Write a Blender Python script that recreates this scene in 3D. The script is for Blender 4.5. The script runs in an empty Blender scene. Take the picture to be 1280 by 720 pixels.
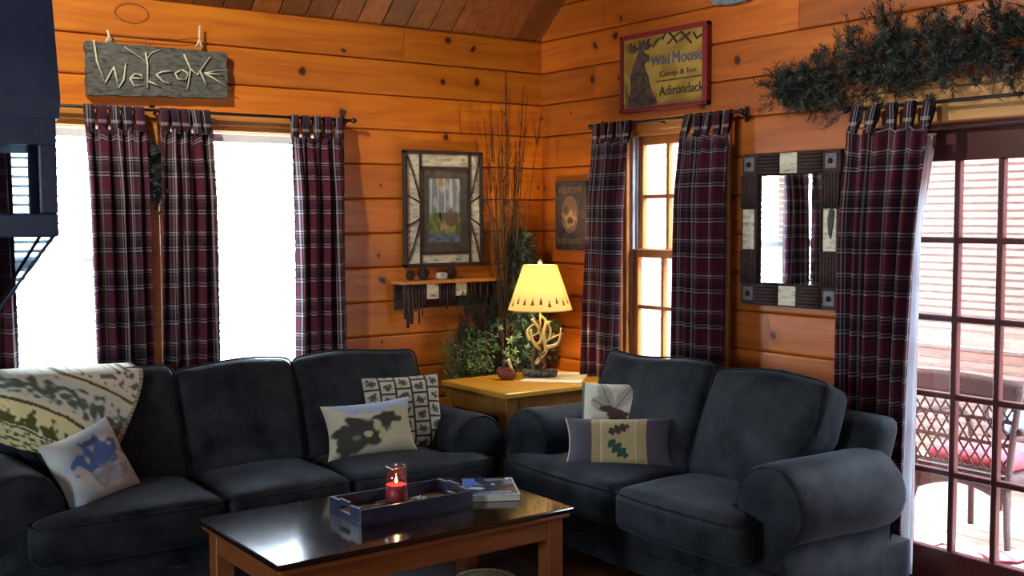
import bpy, bmesh, math, random
from mathutils import Vector, Matrix, noise
R = math.radians
PI = math.pi
S = bpy.context.scene
C = S.collection
random.seed(7)

# ------------------------------------------------------------------ helpers
class MB:
    def __init__(self):
        self.v = []; self.f = []; self.m = []; self.s = []; self.uv = {}; self.col = {}; self.tone = {}
    def add(self, vs, fs, mat=0, smooth=False, uvs=None, cols=None, tone=None):
        o = len(self.v)
        self.v += [Vector(p) for p in vs]
        for f in fs:
            if tone is not None: self.tone[len(self.f)] = tone
            self.f.append([i + o for i in f]); self.m.append(mat); self.s.append(smooth)
        if uvs:
            for i, t in enumerate(uvs): self.uv[o + i] = t
        if cols:
            for i, t in enumerate(cols): self.col[o + i] = t
        return o
    def xf(self, M, o=0):
        for i in range(o, len(self.v)): self.v[i] = M @ self.v[i]
        return self
    def box(self, x0, x1, y0, y1, z0, z1, bev=0.0, mat=0, tone=None, seg=1):
        x0, x1 = min(x0, x1), max(x0, x1); y0, y1 = min(y0, y1), max(y0, y1); z0, z1 = min(z0, z1), max(z0, z1)
        if bev <= 0:
            vs = [(x, y, z) for x in (x0, x1) for y in (y0, y1) for z in (z0, z1)]
            return self.add(vs, [(0,1,3,2),(4,6,7,5),(0,4,5,1),(2,3,7,6),(0,2,6,4),(1,5,7,3)], mat, False, tone=tone)
        bm = bmesh.new(); bmesh.ops.create_cube(bm, size=1)
        for v in bm.verts:
            v.co = Vector(((x0+x1)/2 + v.co.x*(x1-x0), (y0+y1)/2 + v.co.y*(y1-y0), (z0+z1)/2 + v.co.z*(z1-z0)))
        bmesh.ops.bevel(bm, geom=bm.edges[:], offset=bev, segments=seg, affect='EDGES', profile=.5)
        return self.bm(bm, mat, False, tone)
    def bm(self, bm, mat=0, smooth=False, tone=None):
        bm.verts.ensure_lookup_table(); bm.verts.index_update()
        o = self.add([v.co.copy() for v in bm.verts], [[v.index for v in f.verts] for f in bm.faces], mat, smooth, tone=tone)
        bm.free(); return o
    def tube(self, pts, r, n=8, mat=0, closed=False, smooth=True):
        pts = [Vector(p) for p in pts]; m = len(pts)
        rs = r if isinstance(r, (list, tuple)) else [r]*m
        up = None; vs = []; fs = []
        for i, p in enumerate(pts):
            if closed: t = pts[(i+1) % m] - pts[i-1]
            else: t = pts[min(i+1, m-1)] - pts[max(i-1, 0)]
            if t.length < 1e-9: t = Vector((0, 0, 1))
            t.normalize()
            if up is None:
                a = Vector((0, 0, 1)) if abs(t.z) < .9 else Vector((1, 0, 0))
                up = (a - t*a.dot(t)).normalized()
            else:
                up = up - t*up.dot(t)
                up = up.normalized() if up.length > 1e-6 else t.orthogonal().normalized()
            w = t.cross(up)
            for k in range(n):
                a = 2*PI*k/n
                vs.append(p + (up*math.cos(a) + w*math.sin(a))*rs[i])
        for i in range(m if closed else m-1):
            j = (i+1) % m
            for k in range(n):
                fs.append((i*n+k, i*n+(k+1) % n, j*n+(k+1) % n, j*n+k))
        if not closed:
            fs.append(list(range(n))[::-1]); fs.append([(m-1)*n+k for k in range(n)])
        return self.add(vs, fs, mat, smooth)
    def lathe(self, prof, n=24, mat=0, smooth=True, c=(0, 0, 0), cols=None):
        vs = []; fs = []; cc = []
        for j, (r, z) in enumerate(prof):
            for k in range(n):
                a = 2*PI*k/n
                vs.append((c[0]+r*math.cos(a), c[1]+r*math.sin(a), c[2]+z))
                if cols: cc.append(cols(k/n, j/(len(prof)-1)))
        for j in range(len(prof)-1):
            for k in range(n):
                fs.append((j*n+k, j*n+(k+1) % n, (j+1)*n+(k+1) % n, (j+1)*n+k))
        return self.add(vs, fs, mat, smooth, cols=cc or None)
    def grid(self, fn, nu, nv, mat=0, smooth=True, uvf=None, colf=None, flip=False):
        vs = []; uvs = []; cols = []
        for j in range(nv+1):
            for i in range(nu+1):
                u, v = i/nu, j/nv
                vs.append(fn(u, v))
                uvs.append(uvf(u, v) if uvf else (u, v))
                if colf: cols.append(colf(u, v))
        fs = []
        for j in range(nv):
            for i in range(nu):
                a = j*(nu+1)+i
                q = (a, a+1, a+nu+2, a+nu+1)
                fs.append(q[::-1] if flip else q)
        return self.add(vs, fs, mat, smooth, uvs, cols or None)
    def poly(self, pts, y0, y1, mat=0):
        """outline in x-z, extruded from y0 (front) to y1"""
        bm = bmesh.new()
        vs = [bm.verts.new((p[0], y0, p[1])) for p in pts]
        f = bm.faces.new(vs)
        r = bmesh.ops.extrude_face_region(bm, geom=[f])
        for e in r['geom']:
            if isinstance(e, bmesh.types.BMVert): e.co.y = y1
        bmesh.ops.triangulate(bm, faces=[f for f in bm.faces if len(f.verts) > 4])
        bmesh.ops.recalc_face_normals(bm, faces=bm.faces[:])
        return self.bm(bm, mat)
    def build(self, name, mats, parent=None, loc=(0, 0, 0), rz=0.0, kind=None, rot=None):
        me = bpy.data.meshes.new(name)
        me.from_pydata([tuple(v) for v in self.v], [], self.f)
        for m in (mats if isinstance(mats, (list, tuple)) else [mats]): me.materials.append(m)
        me.polygons.foreach_set('material_index', self.m)
        me.polygons.foreach_set('use_smooth', self.s)
        if self.uv:
            l = me.uv_layers.new(name='UVMap')
            for i, lp in enumerate(me.loops): l.data[i].uv = self.uv.get(lp.vertex_index, (0, 0))
        if self.col:
            a = me.attributes.new('Col', 'FLOAT_COLOR', 'POINT')
            for i in range(len(self.v)):
                c = self.col.get(i, (.5, .5, .5)); a.data[i].color = (c[0], c[1], c[2], 1)
        if self.tone:
            a = me.attributes.new('tone', 'FLOAT', 'FACE')
            for i in range(len(self.f)): a.data[i].value = self.tone.get(i, .5)
        me.validate(); me.update()
        o = bpy.data.objects.new(name, me); C.objects.link(o)
        o.location = loc
        o.rotation_euler = rot if rot else (0, 0, rz)
        if parent: o.parent = parent
        if kind: o['kind'] = kind
        return o

def tag(o, label, cat, group=None, kind=None):
    o['label'] = label; o['category'] = cat
    if group: o['group'] = group
    if kind: o['kind'] = kind
    return o
def thing(name, label, cat, loc=(0, 0, 0), rz=0.0, group=None, rot=None):
    o = bpy.data.objects.new(name, None); C.objects.link(o)
    o.empty_display_size = .1
    o.location = loc; o.rotation_euler = rot if rot else (0, 0, rz)
    return tag(o, label, cat, group)
def struct(name, mb, m, parent=None, loc=(0, 0, 0), rz=0):
    return mb.build(name, m, parent, loc, rz, None if parent else 'structure')
def kids(o): return [c for c in bpy.data.objects if c.parent == o]
def dup(o, loc, rz, label=None, parent=None):
    c = o.copy(); C.objects.link(c)
    if parent: c.parent = parent
    else:
        c.location = loc; c.rotation_euler = (0, 0, rz)
        if label: c['label'] = label
    for k in kids(o): dup(k, None, None, None, c)
    return c
def lerp(a, b, t): return a + (b-a)*t
def sst(a, b, x):
    t = max(0, min(1, (x-a)/(b-a))); return t*t*(3-2*t)
def mixc(a, b, t): return tuple(a[i] + (b[i]-a[i])*t for i in range(3))
def nz(x, y, z=0.0): return noise.noise(Vector((x, y, z)))

# ------------------------------------------------------------------ materials
def newmat(name):
    m = bpy.data.materials.new(name); m.use_nodes = True
    nt = m.node_tree
    return m, nt, nt.nodes['Principled BSDF'], nt.nodes['Material Output']
def N(nt, t, **k):
    n = nt.nodes.new(t)
    for a, b in k.items(): setattr(n, a, b)
    return n
def L(nt, a, b): nt.links.new(a, b)
def setp(b, **k):
    names = dict(rough='Roughness', metal='Metallic', spec='Specular IOR Level', sheen='Sheen Weight', coat='Coat Weight', coatr='Coat Roughness', sheenr='Sheen Roughness')
    for a, v in k.items(): b.inputs[names[a]].default_value = v
def ramp(nt, fac, stops, interp='LINEAR'):
    r = N(nt, 'ShaderNodeValToRGB'); r.color_ramp.interpolation = interp
    e = r.color_ramp.elements
    while len(e) < len(stops): e.new(0.5)
    for i, (p, c) in enumerate(stops):
        e[i].position = p; e[i].color = (c[0], c[1], c[2], 1)
    if fac is not None: L(nt, fac, r.inputs[0])
    return r
def mmath(nt, op, a, b=None):
    n = N(nt, 'ShaderNodeMath', operation=op)
    for i, x in enumerate((a, b)):
        if x is None: continue
        if isinstance(x, (int, float)): n.inputs[i].default_value = x
        else: L(nt, x, n.inputs[i])
    return n.outputs[0]
def mixrgb(nt, fac, a, b, bt='MIX'):
    n = N(nt, 'ShaderNodeMixRGB', blend_type=bt)
    for i, x in ((0, fac), (1, a), (2, b)):
        if isinstance(x, (int, float)): n.inputs[i].default_value = x
        elif isinstance(x, tuple): n.inputs[i].default_value = (x[0], x[1], x[2], 1)
        else: L(nt, x, n.inputs[i])
    return n.outputs[0]
def coords(nt, scale=(1, 1, 1), src='Object', rot=(0, 0, 0)):
    t = N(nt, 'ShaderNodeTexCoord'); mp = N(nt, 'ShaderNodeMapping')
    mp.inputs['Scale'].default_value = scale; mp.inputs['Rotation'].default_value = rot
    L(nt, t.outputs[src], mp.inputs[0]); return mp.outputs[0]
def ntex(nt, vec, scale, detail=4, rough=.55, dist=0.0):
    n = N(nt, 'ShaderNodeTexNoise'); n.inputs['Scale'].default_value = scale
    n.inputs['Detail'].default_value = detail; n.inputs['Roughness'].default_value = rough
    n.inputs['Distortion'].default_value = dist
    L(nt, vec, n.inputs['Vector']); return n.outputs['Fac']
def bump(nt, b, h, strength=.3, dist=.01):
    n = N(nt, 'ShaderNodeBump'); n.inputs['Strength'].default_value = strength; n.inputs['Distance'].default_value = dist
    L(nt, h, n.inputs['Height']); L(nt, n.outputs[0], b.inputs['Normal'])

def wood(name, light, dark, grain='x', rough=.45, knots=0.0, tone=False, coat=0.0, across=16, along=1.3, tvar=(.70, 1.12), kax='XZ', bk=.12):
    m, nt, b, _ = newmat(name)
    sc = [across]*3; sc['xyz'.index(grain)] = along
    vec = coords(nt, tuple(sc))
    if tone:
        at = N(nt, 'ShaderNodeAttribute', attribute_name='tone')
        off = N(nt, 'ShaderNodeVectorMath', operation='ADD'); L(nt, vec, off.inputs[0])
        s = N(nt, 'ShaderNodeVectorMath', operation='SCALE'); s.inputs[0].default_value = (31, 17, 23)
        L(nt, at.outputs['Fac'], s.inputs['Scale']); L(nt, s.outputs[0], off.inputs[1]); vec = off.outputs[0]
    g = ntex(nt, vec, 1.0, 6, .62, 1.2)
    col = ramp(nt, g, [(.32, dark), (.52, mixc(dark, light, .6)), (.7, light)]).outputs[0]
    big = ntex(nt, coords(nt, (1, 1, 1)), 1.7, 2)
    col = mixrgb(nt, mmath(nt, 'MULTIPLY', big, .55), col, mixc(dark, (0, 0, 0), .15))
    if tone:
        tr = ramp(nt, at.outputs['Fac'], [(0, (tvar[0],)*3), (1, (tvar[1],)*3)]).outputs[0]
        col = mixrgb(nt, 1.0, col, tr, 'MULTIPLY')
    if knots:
        k0 = N(nt, 'ShaderNodeSeparateXYZ'); L(nt, coords(nt, (1, 1, 1)), k0.inputs[0]); k1 = N(nt, 'ShaderNodeCombineXYZ')
        L(nt, k0.outputs[kax[0]], k1.inputs[0]); L(nt, k0.outputs[kax[1]], k1.inputs[1]); kv = k1.outputs[0]
        wv = N(nt, 'ShaderNodeTexNoise'); wv.inputs['Scale'].default_value = 9; L(nt, kv, wv.inputs['Vector'])
        sub = N(nt, 'ShaderNodeVectorMath', operation='SCALE'); sub.inputs['Scale'].default_value = .05
        L(nt, wv.outputs['Color'], sub.inputs[0])
        ad = N(nt, 'ShaderNodeVectorMath', operation='ADD'); L(nt, kv, ad.inputs[0]); L(nt, sub.outputs[0], ad.inputs[1])
        vo = N(nt, 'ShaderNodeTexVoronoi'); vo.voronoi_dimensions = '2D'; vo.inputs['Scale'].default_value = 4.6; L(nt, ad.outputs[0], vo.inputs['Vector'])
        sx = N(nt, 'ShaderNodeSeparateColor'); L(nt, vo.outputs['Color'], sx.inputs[0])
        sel = mmath(nt, 'GREATER_THAN', sx.outputs[0], 1-knots)
        kd = mmath(nt, 'DIVIDE', vo.outputs['Distance'], mmath(nt, 'ADD', mmath(nt, 'MULTIPLY', sx.outputs[1], 1.1), .35))
        core = ramp(nt, kd, [(0.03, (1, 1, 1)), (.062, (.8,)*3), (.085, (0, 0, 0))]).outputs[0]
        halo = ramp(nt, kd, [(0.05, (1, 1, 1)), (.24, (0, 0, 0))]).outputs[0]
        col = mixrgb(nt, mmath(nt, 'MULTIPLY', mmath(nt, 'MULTIPLY', halo, sel), .55), col, mixc(dark, (0, 0, 0), .3))
        col = mixrgb(nt, mmath(nt, 'MULTIPLY', mmath(nt, 'MULTIPLY', core, sel), .95), col, (.022, .006, .002))
    L(nt, col, b.inputs['Base Color']); setp(b, rough=rough, coat=coat, coatr=.15)
    if bk: bump(nt, b, g, bk, .004)
    return m

def plain(name, col, rough=.5, metal=0.0, var=.25, scale=30, bumpk=0.0, sheen=0.0, spec=.5, coat=0.0):
    m, nt, b, _ = newmat(name)
    n = ntex(nt, coords(nt), scale, 4)
    c = ramp(nt, n, [(.3, mixc(col, (0, 0, 0), var)), (.7, mixc(col, (1, 1, 1), var*.12))]).outputs[0]
    L(nt, c, b.inputs['Base Color']); setp(b, rough=rough, metal=metal, spec=spec, sheen=sheen, coat=coat)
    if bumpk: bump(nt, b, n, bumpk, .01)
    return m

def fabric(name, col, rib=150, sheen=.35, rough=.85, depth=.35):
    m, nt, b, _ = newmat(name)
    v = coords(nt, (1, 1, 1), rot=(R(35), R(20), R(40)))
    w = N(nt, 'ShaderNodeTexWave'); w.inputs['Scale'].default_value = rib/6.28*1.0
    w.inputs['Distortion'].default_value = .6; w.inputs['Detail'].default_value = 1
    L(nt, v, w.inputs['Vector'])
    n = ntex(nt, coords(nt), 7, 5)
    c = ramp(nt, n, [(.3, mixc(col, (0, 0, 0), .3)), (.7, mixc(col, (1, 1, 1), .03))]).outputs[0]
    c = mixrgb(nt, mmath(nt, 'MULTIPLY', w.outputs['Fac'], depth), c, mixc(col, (0, 0, 0), .6))
    L(nt, c, b.inputs['Base Color'])
    setp(b, rough=rough, sheen=sheen, sheenr=.35, spec=.10)
    b.inputs['Sheen Tint'].default_value = (.75, .85, 1, 1)
    bump(nt, b, w.outputs['Fac'], .2, .003)
    return m

def painted(name, rough=.8, sheen=.0, translucent=0.0, weave=0.0, metal=0.0, spec=.3):
    m, nt, b, out = newmat(name)
    a = N(nt, 'ShaderNodeAttribute', attribute_name='Col')
    n = ntex(nt, coords(nt), 90, 3)
    c = mixrgb(nt, mmath(nt, 'MULTIPLY', n, .35), a.outputs['Color'], mixrgb(nt, 1.0, a.outputs['Color'], (.55, .55, .55), 'MULTIPLY'))
    L(nt, c, b.inputs['Base Color']); setp(b, rough=rough, sheen=sheen, spec=spec, metal=metal)
    if weave: bump(nt, b, ntex(nt, coords(nt), 260, 2), weave, .003)
    if translucent:
        t = N(nt, 'ShaderNodeBsdfTranslucent'); L(nt, c, t.inputs['Color'])
        mx = N(nt, 'ShaderNodeMixShader'); mx.inputs[0].default_value = translucent
        L(nt, b.outputs[0], mx.inputs[1]); L(nt, t.outputs[0], mx.inputs[2]); L(nt, mx.outputs[0], out.inputs['Surface'])
    return m

def glassy(name, tint=(1, 1, 1), rough=.0, refl=1.0):
    m, nt, b, out = newmat(name); nt.nodes.remove(b)
    t = N(nt, 'ShaderNodeBsdfTransparent'); g = N(nt, 'ShaderNodeBsdfGlossy')
    n = ntex(nt, coords(nt), 3, 1)
    tc = ramp(nt, n, [(.0, mixc(tint, (0, 0, 0), .04)), (1, tint)]).outputs[0]
    L(nt, tc, t.inputs['Color'])
    g.inputs['Roughness'].default_value = rough
    f = N(nt, 'ShaderNodeFresnel'); ge = N(nt, 'ShaderNodeNewGeometry'); L(nt, mmath(nt, 'SUBTRACT', 1.45, mmath(nt, 'MULTIPLY', ge.outputs['Backfacing'], 1.45-1/1.45)), f.inputs['IOR'])
    mx = N(nt, 'ShaderNodeMixShader'); L(nt, mmath(nt, 'MULTIPLY', f.outputs[0], refl), mx.inputs[0])
    L(nt, t.outputs[0], mx.inputs[1]); L(nt, g.outputs[0], mx.inputs[2]); L(nt, mx.outputs[0], out.inputs['Surface'])
    return m

def thin_cloth(name, col, tr=.5, rough=.9, alpha=0.0):
    m, nt, b, out = newmat(name)
    n = ntex(nt, coords(nt), 200, 2)
    c = ramp(nt, n, [(.3, mixc(col, (0, 0, 0), .08)), (.7, col)]).outputs[0]
    L(nt, c, b.inputs['Base Color']); setp(b, rough=rough, spec=.2)
    t = N(nt, 'ShaderNodeBsdfTranslucent'); L(nt, c, t.inputs['Color'])
    mx = N(nt, 'ShaderNodeMixShader'); mx.inputs[0].default_value = tr
    L(nt, b.outputs[0], mx.inputs[1]); L(nt, t.outputs[0], mx.inputs[2])
    s = mx.outputs[0]
    if alpha:
        tp = N(nt, 'ShaderNodeBsdfTransparent'); m2 = N(nt, 'ShaderNodeMixShader'); m2.inputs[0].default_value = alpha
        L(nt, s, m2.inputs[1]); L(nt, tp.outputs[0], m2.inputs[2]); s = m2.outputs[0]
    L(nt, s, out.inputs['Surface'])
    return m

def plaid(name):
    m, nt, b, out = newmat(name)
    uv = N(nt, 'ShaderNodeTexCoord'); sp = N(nt, 'ShaderNodeSeparateXYZ'); L(nt, uv.outputs['UV'], sp.inputs[0])
    mar = (.110, .012, .034); plum = (.034, .016, .030); wh = (.46, .41, .40); nav = (.015, .013, .027); tan = (.12, .065, .055)
    seq = [(0, mar), (.20, nav), (.26, wh), (.30, plum), (.35, wh), (.375, nav), (.46, plum), (.58, tan), (.62, plum), (.68, wh), (.70, nav), (.74, wh), (.785, plum), (.83, tan), (.86, mar)]
    def stripes(x, per, ph):
        f = mmath(nt, 'FRACT', mmath(nt, 'ADD', mmath(nt, 'DIVIDE', x, per), ph))
        return ramp(nt, f, seq, 'CONSTANT').outputs[0]
    a = stripes(sp.outputs[0], .165, .1); c = stripes(sp.outputs[1], .175, .3)
    col = mixrgb(nt, .5, a, c)
    n = ntex(nt, coords(nt), 500, 1)
    col = mixrgb(nt, mmath(nt, 'MULTIPLY', n, .3), col, (.02, .01, .02))
    L(nt, col, b.inputs['Base Color']); setp(b, rough=.9, spec=.15, sheen=.1)
    t = N(nt, 'ShaderNodeBsdfTranslucent'); L(nt, mixrgb(nt, 1.0, col, (1.0, .45, .25), 'MULTIPLY'), t.inputs['Color'])
    mx = N(nt, 'ShaderNodeMixShader'); mx.inputs[0].default_value = .22
    L(nt, b.outputs[0], mx.inputs[1]); L(nt, t.outputs[0], mx.inputs[2]); L(nt, mx.outputs[0], out.inputs['Surface'])
    return m

def emis(name, col, st):
    m, nt, b, out = newmat(name)
    n = ntex(nt, coords(nt), 20, 1)
    L(nt, ramp(nt, n, [(0, col), (1, mixc(col, (1, 1, 1), .1))]).outputs[0], b.inputs['Emission Color'])
    b.inputs['Emission Strength'].default_value = st; b.inputs['Base Color'].default_value = (*col, 1)
    return m

def bark(name, light, dark, scale=14, th=(.42, .6)):
    m, nt, b, _ = newmat(name)
    n = ntex(nt, coords(nt, (1, 1, 3)), scale, 5, .65)
    c = ramp(nt, n, [(th[0]-.1, dark), (th[0], mixc(dark, light, .5)), (th[1], light)]).outputs[0]
    L(nt, c, b.inputs['Base Color']); setp(b, rough=.85, spec=.2); bump(nt, b, n, .3, .006)
    return m

WL = (.74, .24, .012); WD = (.46, .105, .006)
M = dict(
 wallA=wood('pine_wall_grain_x', WL, WD, 'x', .48, .30, True, .04),
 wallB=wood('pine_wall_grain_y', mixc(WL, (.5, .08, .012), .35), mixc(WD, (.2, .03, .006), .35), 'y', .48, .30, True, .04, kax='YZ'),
 ceil=wood('ceiling_boards', (.40, .135, .026), (.17, .046, .009), 'y', .5, .25, True, 0, tvar=(.45, 1.25), kax='XY'),
 trim=wood('pine_trim', (.66, .36, .12), (.42, .19, .05), 'y', .4),
 trimx=wood('pine_trim_x', (.62, .27, .055), (.40, .13, .02), 'x', .4),
 trimz=wood('pine_trim_z', (.60, .25, .05), (.40, .13, .02), 'z', .4),
 floor=wood('floor_boards', (.22, .09, .03), (.09, .03, .01), 'x', .4, 0, True),
 door=wood('maroon_door', (.085, .016, .014), (.05, .009, .009), 'z', .35),
 whitesash=plain('white_sash', (.85, .85, .83), .5, 0, .05),
 vinyl=plain('pale_jamb', (.42, .47, .52), .4),
 glass=glassy('window_glass', (.97, .98, .98)),
 smoke=glassy('smoked_glass', (.60, .66, .70), 0, .35),
 blind=thin_cloth('blind_slat', (.92, .92, .90), .6, .6),
 plaid=plaid('plaid_cloth'),
 sheer=thin_cloth('sheer_white', (.85, .9, .95), .6, .9, .12),
 iron=plain('black_iron', (.012, .011, .011), .45, .6),
 sofa=fabric('slate_corduroy', (.0055, .0088, .0145), 230, .11, .62, .18),
 sofaw=plain('slate_welt', (.005, .006, .008), .8, spec=.1),
 foot=wood('dark_foot', (.05, .02, .01), (.02, .01, .005), 'z'),
 oak=wood('honey_oak', (.66, .37, .045), (.48, .22, .02), 'y', .3, 0, False, .25),
 oakd=wood('honey_oak_leg', (.34, .17, .04), (.2, .085, .018), 'z', .4),
 ctop=wood('dark_gloss_top', (.020, .007, .005), (.010, .003, .002), 'x', .07, 0, False, .8, bk=0),
 cleg=wood('red_brown_wood', (.32, .105, .028), (.18, .05, .013), 'x', .3, 0, False, .2),
 navy=plain('navy_paint', (.014, .022, .055), .35, 0, .2, 40),
 paint=painted('painted_cloth', .9, .1, 0, .25),
 paintb=painted('painted_board', .75),
 shade=painted('lamp_shade_paper', .9, 0, .48),
 mirror=plain('mirror_silver', (.82, .85, .88), .015, 1.0, .02, 2),
 darkbark=bark('dark_bark', (.060, .038, .036), (.014, .009, .012), 30),
 birch=bark('birch_bark', (.62, .60, .47), (.10, .08, .05), 16, (.38, .55)),
 twig=bark('twig', (.06, .035, .022), (.02, .011, .008), 40),
 paletwig=bark('peeled_twig', (.50, .46, .34), (.22, .18, .12), 60),
 board=bark('weathered_board', (.115, .115, .10), (.028, .030, .028), 26, (.45, .66)),
 needle=plain('dark_needles', (.008, .024, .017), .65, 0, .4, 20),
 frond=plain('fir_fronds', (.026, .078, .042), .6, 0, .4, 20),
 leaf=plain('ivy_leaf', (.045, .155, .035), .5, 0, .4, 40),
 leafp=plain('pale_leaf', (.20, .32, .12), .5, 0, .3, 40),
 antler=plain('antler_bone', (.68, .54, .25), .45, 0, .35, 45, .1),
 antlerd=plain('antler_root', (.12, .06, .025), .6, 0, .4, 60, .3),
 stone=plain('dark_stone', (.045, .042, .032), .6, 0, .6, 50, .6),
 brass=plain('aged_brass', (.42, .28, .09), .3, .9),
 redframe=wood('red_frame', (.30, .012, .022), (.15, .006, .012), 'x', .6),
 moose=plain('moose_brown', (.055, .024, .012), .8, 0, .5, 30),
 ink=plain('dark_ink', (.022, .016, .014), .8),
 blueink=plain('blue_ink', (.045, .10, .24), .8, 0, .35, 60),
 plaque=plain('black_plaque', (.022, .013, .013), .6, 0, .3, 25),
 goldink=plain('dull_gold', (.16, .085, .045), .7),
 mat_=plain('taupe_mat', (.085, .075, .055), .9),
 wax=plain('red_wax', (.55, .012, .018), .35),
 flame=emis('flame', (1.0, .55, .16), 14),
 bulb=emis('bulb', (1.0, .78, .42), 30),
 pglass=glassy('picture_glass', (.98, .98, .98), 0, .22),
 clear=glassy('jar_glass', (.96, .96, .98), .02, 2.2),
 paper=plain('page_edges', (.62, .60, .50), .8),
 cream=plain('runner_cloth', (.78, .74, .55), .9, 0, .15, 20),
 wicker=bark('wicker', (.085, .055, .050), (.03, .018, .018), 70),
 redc=plain('red_cushion', (.50, .03, .04), .9), bluec=plain('blue_cushion', (.12, .2, .32), .9),
 white=plain('white_cloth', (.82, .80, .78), .9), redp=plain('red_piping', (.5, .04, .06), .8),
 rug=plain('grey_rug', (.060, .062, .064), .95, 0, .5, 120, .6),
 basket=plain('straw', (.30, .25, .12), .8, 0, .4, 90, .4),
 siding=plain('porch_siding', (.235, .098, .072), .8, 0, .2, 8),
 sidingc=plain('porch_shade', (.95, .82, .62), .8, 0, .25, 8),
 gap=plain('siding_gap', (.33, .265, .23), .8),
 deck=wood('porch_deck', (.36, .22, .17), (.25, .13, .095), 'y', .7),
 snow=plain('pale_ground', (.8, .8, .78), .9),
 navymetal=plain('navy_black_metal', (.010, .026, .085), .45, 0, .2, 12, 0, 0, .4),
 blueplaque=plain('blue_grey_paint', (.16, .22, .27), .7, 0, .6, 22),
 rope=plain('vine', (.05, .026, .014), .8),
 conewood=plain('pine_cone', (.05, .022, .014), .7, 0, .5, 60),
 carve=wood('carved_red_wood', (.20, .05, .018), (.09, .018, .008), 'z', .35),
 bone=plain('pale_bone', (.62, .6, .42), .4),
 greeng=plain('pale_green_trinket', (.55, .75, .68), .2),
)

# ------------------------------------------------------------------ room shell
EAVE = 2.617; ROW = .1884; SLOPE = .855; LEN = 7.2; RIDGE = 3.6
TH = .10
def log_wall(name, mat, u_len, P, openings, gable=None, seed=1, joints={}):
    """P(u, n, z) -> world; n = out into the room. openings (u0,u1,z0,z1)."""
    rnd = random.Random(seed); mb = MB()
    ztop = EAVE if not gable else EAVE + SLOPE*RIDGE
    k = 0; rows = []
    z = EAVE
    while z > -.01: rows.append((max(z-ROW, -.02), z, -k)); z -= ROW; k += 1
    if gable:
        z = EAVE; k = 1
        while z < ztop: rows.append((z, min(z+ROW, ztop), k)); z += ROW; k += 1
    prof = [(0, -.004), (.028, .012), (.07, .0145), (.5, .0155), (.93, .0145), (.972, .012), (1, -.004)]
    def off(t):
        for i in range(len(prof)-1):
            if prof[i][0] <= t <= prof[i+1][0]+1e-9:
                a = (t-prof[i][0])/(prof[i+1][0]-prof[i][0]); return lerp(prof[i][1], prof[i+1][1], a)
        return 0
    for za, zb, kk in rows:
        cuts = sorted(joints.get(kk, [rnd.uniform(.2, 4) + i*3.1 for i in range(3)]))
        tones = [rnd.random() for _ in range(len(cuts)+1)]
        zs = {za + (zb-za)*t for t, _ in prof}
        for o in openings:
            for q in o[2:]:
                if za < q < zb: zs.add(q)
        zs = sorted(zs)
        for z0, z1 in zip(zs, zs[1:]):
            if z1-z0 < 1e-5: continue
            zm = (z0+z1)/2
            def lim(z):
                if not gable or z <= EAVE: return (-.02, u_len+.02)
                d = (z-EAVE)/SLOPE - .03; return (max(d, -.02), u_len-max(d, -.02))
            l0, l1 = lim(z0), lim(z1)
            ivs = [(-.02, u_len+.02)]
            for u0, u1, oz0, oz1 in openings:
                if oz0 < zm < oz1:
                    ivs = [p for a, b in ivs for p in ((a, min(b, u0)), (max(a, u1), b)) if p[1]-p[0] > 1e-4]
            for a, b in ivs:
                pts = [a] + [c for c in cuts if a < c < b] + [b]
                for p, q in zip(pts, pts[1:]):
                    tone = tones[sum(1 for c in cuts if c <= p+1e-6)]
                    g = .0012
                    aa = [max(min(p+(g if p > a else 0), x[1]), x[0]) for x in (l0, l1)]
                    bb = [max(min(q-(g if q < b else 0), x[1]), x[0]) for x in (l0, l1)]
                    n0, n1 = off((z0-za)/(zb-za)), off((z1-za)/(zb-za))
                    mb.add([P(aa[0], n0, z0), P(bb[0], n0, z0), P(bb[1], n1, z1), P(aa[1], n1, z1)], [(0, 1, 2, 3)], 0, False, tone=tone)
                    mb.add([P(aa[0], -TH, z0), P(bb[0], -TH, z0), P(bb[1], -TH, z1), P(aa[1], -TH, z1)], [(3, 2, 1, 0)], 0, False, tone=tone)
    for sgn_, uu in ((-1, -.02), (1, u_len+.02)):
        zt_ = EAVE
        mb.add([P(uu, .0, -.02), P(uu, -TH, -.02), P(uu, -TH, zt_), P(uu, .0, zt_)], [(0, 1, 2, 3)], 0, False, tone=.5)
    if not gable:
        mb.add([P(-.16, -TH, EAVE), P(u_len+.16, -TH, EAVE), P(u_len+.16, -.22, EAVE+.14), P(-.16, -.22, EAVE+.14)], [(0, 1, 2, 3)], 0, False, tone=.5)
        mb.add([P(-.16, .01, EAVE-.004), P(u_len+.16, .01, EAVE-.004), P(u_len+.16, -.17, EAVE-.004), P(-.16, -.17, EAVE-.004)], [(0, 1, 2, 3)], 0, False, tone=.5)
    for a_, b_ in ((-.16, -.02), (u_len+.02, u_len+.16)):      # corner posts
        for n_ in (-.01, -TH):
            mb.add([P(a_, n_, -.02), P(b_, n_, -.02), P(b_, n_, EAVE+.02), P(a_, n_, EAVE+.02)], [(0, 1, 2, 3)], 0, False, tone=.5)
    for u0, u1, z0, z1 in openings:      # reveals
        for (a, b, c, d) in (((u0, z0), (u1, z0), 0, 0), ((u0, z1), (u1, z1), 0, 0), ((u0, z0), (u0, z1), 0, 0), ((u1, z0), (u1, z1), 0, 0)):
            mb.add([P(a[0], .012, a[1]), P(b[0], .012, b[1]), P(b[0], -TH, b[1]), P(a[0], -TH, a[1])], [(0, 1, 2, 3)], 0, False, tone=.5)
    return struct(name, mb, mat)

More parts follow.
